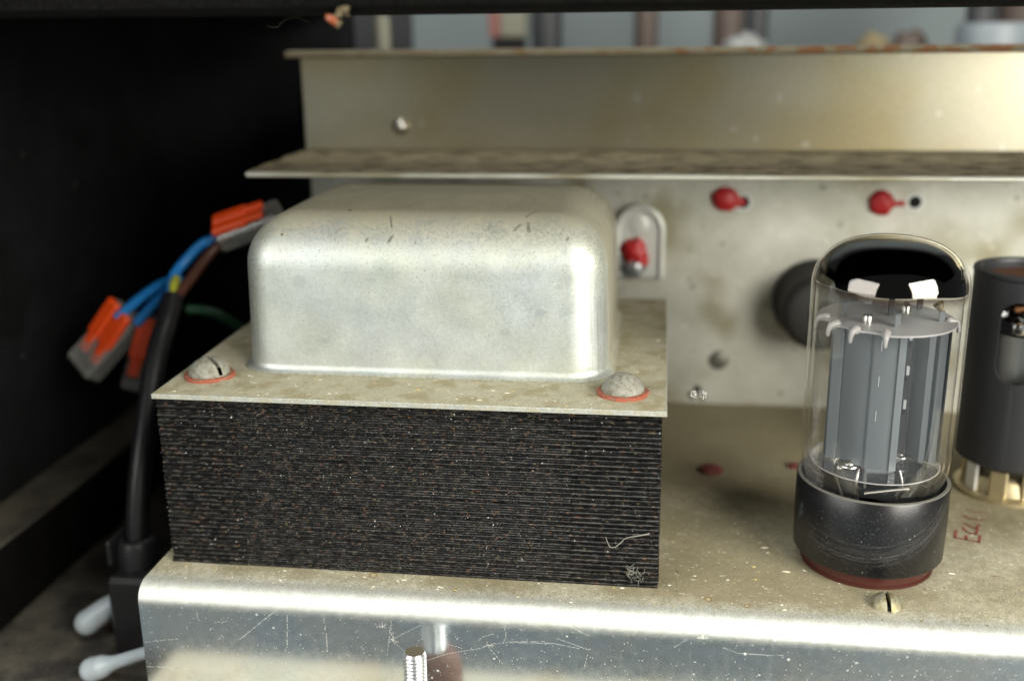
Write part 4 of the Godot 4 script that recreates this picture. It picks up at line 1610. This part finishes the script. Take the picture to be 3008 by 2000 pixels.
func build_cable() -> void:
	var o := thing("mains_cable", Vector3(-81.7, -18, -27), "thick black cable rising behind the transformer, with coloured cores at its end", "cable")
	var mb := MB.new()
	mb.tube([Vector3(-81.0, -22, -27), Vector3(-80.6, -6, -28), Vector3(-79.9, 8.9, -32), Vector3(-80.3, 21.9, -40), Vector3(-81.0, 34.8, -50), Vector3(-81.9, 41.9, -60), Vector3(-82.2, 47.5, -66)], 3.0, 20, 8)
	obj("black_sheath", mb, M.cable_black, o)
	mb = MB.new()
	mb.tube([Vector3(-83.0, 46.5, -66), Vector3(-85.6, 51, -74), Vector3(-83.4, 55.2, -79), Vector3(-79, 59.6, -81), Vector3(-73.5, 62.2, -82)], 1.5, 12, 6)
	obj("blue_core", mb, M.blue_wire, o)
	for q in [[0.0, 0.0], [6.0, -1.6]]:
		mb = MB.new()
		mb.tube([Vector3(-84.5, 50, -76), Vector3(-91.5 + q[0] * 0.4, 48.0 + q[1], -79), Vector3(-99 + q[0] * 0.7, 43.5 + q[1], -80), Vector3(-107.0 + q[0], 37.2 + q[1], -79)], 1.5, 12, 6)
		obj("blue_core", mb, M.blue_wire, o)
	mb = MB.new()
	mb.tube([Vector3(-81.4, 47, -66), Vector3(-79.4, 51, -72), Vector3(-75.5, 57.5, -79), Vector3(-70, 63, -83)], 1.6, 12, 6)
	obj("brown_core", mb, M.brown_wire, o)
	mb = MB.new()
	mb.tube([Vector3(-82.4, 47, -66.5), Vector3(-83.0, 50.2, -69), Vector3(-83.6, 51.2, -72)], 1.3, 12, 6, true)
	obj("yellow_core", mb, M.yellow_wire, o)
	mb = MB.new()
	mb.tube([Vector3(-86, 39.5, -82), Vector3(-80, 38.5, -84), Vector3(-74, 35, -86), Vector3(-68, 28, -90)], 1.5, 12, 6)
	obj("green_core", mb, M.green_wire, o)
	var d := Vector3(17, 6.2, -3).normalized()
	var b := Basis(d, d.cross(Vector3(0.15, -0.62, -0.77)).normalized().cross(d) * -1.0, Vector3.ZERO)
	var up := (Vector3(-0.45, 0.75, 0.5) - d * Vector3(-0.45, 0.75, 0.5).dot(d)).normalized()
	b = Basis(-d, up, (-d).cross(up))
	wago(Vector3(-65.5, 65.0, -82), b.scaled(Vector3.ONE * 0.82), "orange lever connector gripping a blue and a brown wire, close behind the silver cover", 2, false)
	var d2 := Vector3(-12.5, -13.5, 5).normalized()
	var u2 := (Vector3(-0.2, 0.5, 0.85) - d2 * Vector3(-0.2, 0.5, 0.85).dot(d2)).normalized()
	wago(Vector3(-111.5, 30.5, -82), Basis(-d2, u2, (-d2).cross(u2)), "orange lever connector of clear plastic holding two blue wires", 2, true)
	var d3 := Vector3(-4.5, -14, 3).normalized()
	var u3 := (Vector3(0.3, 0.3, 0.9) - d3 * Vector3(0.3, 0.3, 0.9).dot(d3)).normalized()
	wago(Vector3(-102.5, 26.5, -84), Basis(-d3, u3, (-d3).cross(u3)), "darker orange lever connector half hidden behind the thick black cable", 1, false)
	# the black entry block
	var g := thing("cable_gland", Vector3(-80, -40, -24), "black plastic block clamping the foot of the thick black cable", "cable clamp")
	mb = MB.new()
	mb.box(Vector3(-86, -40, -34), Vector3(-70, -16.5, -18), 1.2)
	obj("body", mb, M.black_plastic, g)
	mb = MB.new()
	mb.lathe([Vector2(5.4, -16.4), Vector2(5.2, -10.5), Vector2(4.6, -9), Vector2(3.4, -8.6)], Vector3(-80.8, 0, -27.4), 32)
	obj("collar", mb, M.black_plastic, g)
	mb = MB.new()
	mb.box(Vector3(-87.2, -15, -32), Vector3(-85.9, -8, -22), 0.5)
	obj("clip_ear", mb, M.black_plastic, g)
	# translucent rounded pegs on the floor
	for q in [[Vector3(-97.5, -34.8, -26), Vector3(-88.5, -28.5, -30), Vector3(-83, -19.5, -35), 3.5, "translucent white blunt peg leaning up against the black cable clamp", 0.85, 1.1],
			[Vector3(-86.8, -37.0, -8), Vector3(-79, -33.5, -7), Vector3(-66, -27.5, -5), 3.2, "translucent white blunt peg running in behind the chassis corner, nearest the front", 0.55, 0.5]]:
		mb = MB.new()
		mb.tube([q[0], q[0].lerp(q[1], 0.45), q[1], q[2]], [q[3], q[3] * 0.92, q[3] * q[5], q[3] * q[6]], 20, 8, true)
		tag(obj("plastic_peg", mb, M.white_plastic), q[4], "peg", "translucent pegs on the cabinet floor")
	mb = MB.new()
	mb.lump(Vector3(-84.0, -38.6, -15.0), Vector3(2.6, 1.4, 1.6), 0.5, 31)
	tag(obj("rust_crumb", mb, M.amber_shell), "small rust orange crumb on the floor beside the black cable clamp", "crumb")


func build_behind() -> void:
	# what shows, far out of focus, through the gap over the upper chassis
	var mb := MB.new()
	mb.box(Vector3(-200, 60, -460), Vector3(420, 420, -440))
	structure("far_wall", mb, M.grey_wall)
	mb = MB.new()
	mb.box(Vector3(-62, 88, -440), Vector3(420, 100, -128))
	structure("rear_shelf", mb, M.dark_board)
	for q in [["dark_panel", -108.0, -60.0, -290.0, -280.0, "dim_post", "dark upright panel at the edge of the black cabinet, behind the pale post", "panel"],
			["round_post", -6.0, 8.0, -300.0, -290.0, "dim_post", "dark grey round post next to the black box behind the upper chassis", "post"],
			["round_post", 41.0, 52.0, -300.0, -290.0, "brown_post", "brown round post in the middle of the gap above the upper chassis", "post"],
			["round_post", 77.0, 91.0, -310.0, -300.0, "brown_post", "brown round post behind the crumpled clear lump", "post"],
			["round_post", 91.5, 102.0, -310.0, -300.0, "dim_post", "dark grey round post touching the brown post behind the clear lump", "post"],
			["round_post", 186.0, 198.0, -300.0, -290.0, "dim_post", "dark round post behind the pale round tub", "post"],
			["round_post", 199.0, 222.0, -300.0, -290.0, "brown_post", "thick brown round post past the pale round tub", "post"]]:
		mb = MB.new()
		if q[0] == "dark_panel":
			mb.box(Vector3(q[1], 100.1, q[3]), Vector3(q[2], 170, q[4]), 0.6)
		else:
			var r: float = (q[2] - q[1]) / 2
			mb.lathe([Vector2(r, 100.1), Vector2(r, 168), Vector2(r - 1, 170), Vector2(0.1, 170)], Vector3((q[1] + q[2]) / 2, 0, q[3]), 32)
		tag(obj(q[0], mb, M[q[5]]), q[6], q[7])
	mb = MB.new()
	mb.lathe([Vector2(3.0, 100.1), Vector2(3.0, 123), Vector2(2.4, 124.2), Vector2(0.1, 124.6)], Vector3(-49.0, 0, -190), 28)
	tag(obj("pale_post", mb, M.cream_post), "slim pale cream post standing behind the end of the upper chassis", "post")
	var bx := thing("black_box", Vector3(-17, 100, -300), "small black box with a cream and red top, behind the upper chassis", "box")
	mb = MB.new()
	mb.box(Vector3(-24, 100.1, -306), Vector3(-9.5, 114.5, -294), 0.5)
	obj("body", mb, M.hole_black, bx)
	mb = MB.new()
	mb.box(Vector3(-20, 114.6, -306), Vector3(-8, 126, -294), 0.5)
	obj("cream_top", mb, M.cream_post, bx)
	mb = MB.new()
	mb.box(Vector3(-25.5, 114.6, -306), Vector3(-20.1, 126, -294), 0.5)
	obj("red_side", mb, mat("dull_red", Color(0.2, 0.08, 0.07), 0.7), bx)
	mb = MB.new()
	mb.lump(Vector3(88, 107, -262), Vector3(9, 8.6, 6), 0.5, 41)
	tag(obj("clear_lump", mb, mat("crumpled_film", Color(0.22, 0.23, 0.225), 0.35)), "crumpled shiny clear lump on the shelf behind the upper chassis", "lump")
	mb = MB.new()
	mb.lump(Vector3(146, 107.5, -290), Vector3(7, 7.6, 5), 0.4, 42)
	tag(obj("brown_lump", mb, M.mud), "low dull tan lump behind the rusty end of the upper lip", "lump")
	mb = MB.new()
	mb.lump(Vector3(161, 107.5, -290), Vector3(8, 8.2, 5), 0.4, 43)
	tag(obj("brown_lump", mb, M.brown_post), "low dark brown lump beside the tan one, behind the rusty lip", "lump")
	mb = MB.new()
	mb.lathe([Vector2(14, 100.1), Vector2(14.5, 116), Vector2(13.5, 118.5), Vector2(0.1, 119)], Vector3(190, 0, -272), 36)
	tag(obj("pale_tub", mb, mat("pale_blue", Color(0.2, 0.23, 0.25), 0.5)), "pale round tub on the shelf behind the upper chassis", "tub")


func build_litter() -> void:
	# loose crumbs on the chassis top and the transformer flange
	var r := RandomNumberGenerator.new()
	r.seed = 99
	var mb := MB.new()
	mb.lump(Vector3.ZERO, Vector3(1, 0.55, 0.8), 0.7, 77)
	var src := obj("crumb_source", mb, M.lint)
	var mesh := src.mesh
	src.queue_free()
	remove_child(src)
	var cm := mat("crumb", Color(1, 1, 1), 0.85)
	cm.vertex_color_use_as_albedo = true
	var places := []
	var cl := FastNoiseLite.new()
	cl.frequency = 0.05
	for i in 560:
		var x := r.randf_range(-58, 170)
		var z := r.randf_range(0.4, 8.2) if x < 58 else r.randf_range(-45, 8.0)
		if Vector2(x - 105.3, z + 19.9).length() < 15.2 or Vector2(x - 106, z - 1.4).length() < 3.6 or Vector2(x - 149.6, z + 65).length() < 14:
			continue
		if cl.get_noise_2d(x, z) < r.randf_range(-0.35, 0.3):
			continue
		places.append(Vector3(x, 0.05, z))
	for i in 300:
		var x := r.randf_range(-56, 57)
		var z := r.randf_range(-15.5, 0.3) if absf(x - 1) < 44 else r.randf_range(-60, 0.3)
		if Vector2(x + 49.2, z + 12.6).length() < 6.3 or Vector2(x - 48.2, z + 10).length() < 6.3:
			continue
		places.append(Vector3(x, 42.4, z))
	var mm := MultiMesh.new()
	mm.transform_format = MultiMesh.TRANSFORM_3D
	mm.use_colors = true
	mm.mesh = mesh
	mm.instance_count = places.size()
	var pale := [Color(0.62, 0.58, 0.46), Color(0.7, 0.68, 0.6), Color(0.48, 0.36, 0.14), Color(0.16, 0.12, 0.07), Color(0.5, 0.46, 0.34)]
	for i in places.size():
		var s := 0.12 * exp(r.randfn(0.0, 0.5)) * (1.5 if places[i].y < 1 and places[i].x > 58 else 1.0)
		s = minf(s, 0.45)
		mm.set_instance_transform(i, Transform3D(Basis.from_euler(Vector3(r.randf_range(-0.3, 0.3), r.randf() * TAU, 0)).scaled(Vector3(s * r.randf_range(0.9, 2.2), s * 0.5, s * 0.8)), places[i] * MM))
		mm.set_instance_color(i, pale[r.randi() % 5])
	var cr := MultiMeshInstance3D.new()
	cr.name = "crumbs"
	cr.multimesh = mm
	cr.material_override = cm
	add_child(cr)
	cr.set_meta("kind", "stuff")
	cr.set_meta("label", "pale crumbs and flakes scattered over the dusty metal")
	cr.set_meta("category", "crumbs")
	# seed and grit hanging from the board above
	var o := thing("insect_remains", Vector3(-1.5, 123.7, 24), "amber insect shell and grit hanging from the dark board above", "insect remains")
	mb = MB.new()
	mb.lump(Vector3(-2.7, 122.45, 25.4), Vector3(1.55, 0.75, 0.8), 0.15, 51, Basis(Vector3.BACK, -0.6))
	obj("amber_shell", mb, M.amber_shell, o)
	mb = MB.new()
	for k in 34:
		var t := r.randf()
		var p := Vector3(-2.6, 122.9, 25.3).lerp(Vector3(-0.2, 124.5, 24.6), t) + Vector3(r.randfn(0, 0.26), r.randfn(0, 0.3), r.randfn(0, 0.25)) * (0.4 + t)
		mb.lump(p, Vector3.ONE * r.randf_range(0.16, 0.4), 0.7, 60 + k)
	for k in 8:
		mb.lump(Vector3(-1.6, 122.05, 25.6) + Vector3(r.randfn(0, 0.3), r.randfn(0, 0.22), r.randfn(0, 0.2)), Vector3.ONE * r.randf_range(0.16, 0.34), 0.7, 90 + k)
	var gr := obj("grit", mb, M.grit, o)
	gr.set_meta("kind", "stuff")
	# threads of lint
	var hairs := [[[Vector3(-22, 121.6, 6), Vector3(-19.8, 121.4, 6), Vector3(-18.8, 122.4, 6), Vector3(-16.2, 123.2, 6), Vector3(-13.4, 122.2, 6)], 0.04, "dark_lint", "pale curled thread of lint hanging from the dark board beside the insect shell"],
		[[Vector3(57.8, 11, -0.5), Vector3(59.5, 7, -0.2), Vector3(61, 3, 0.5), Vector3(61.3, 0.2, 1.0)], 0.09, "dark_lint", "dark hair trailing from the lower corner of the laminations"]]
	for h in hairs:
		mb = MB.new()
		mb.tube(h[0], h[1], 6, 6)
		tag(obj("lint_thread", mb, M[h[2]]), h[3], "thread", "threads of lint")
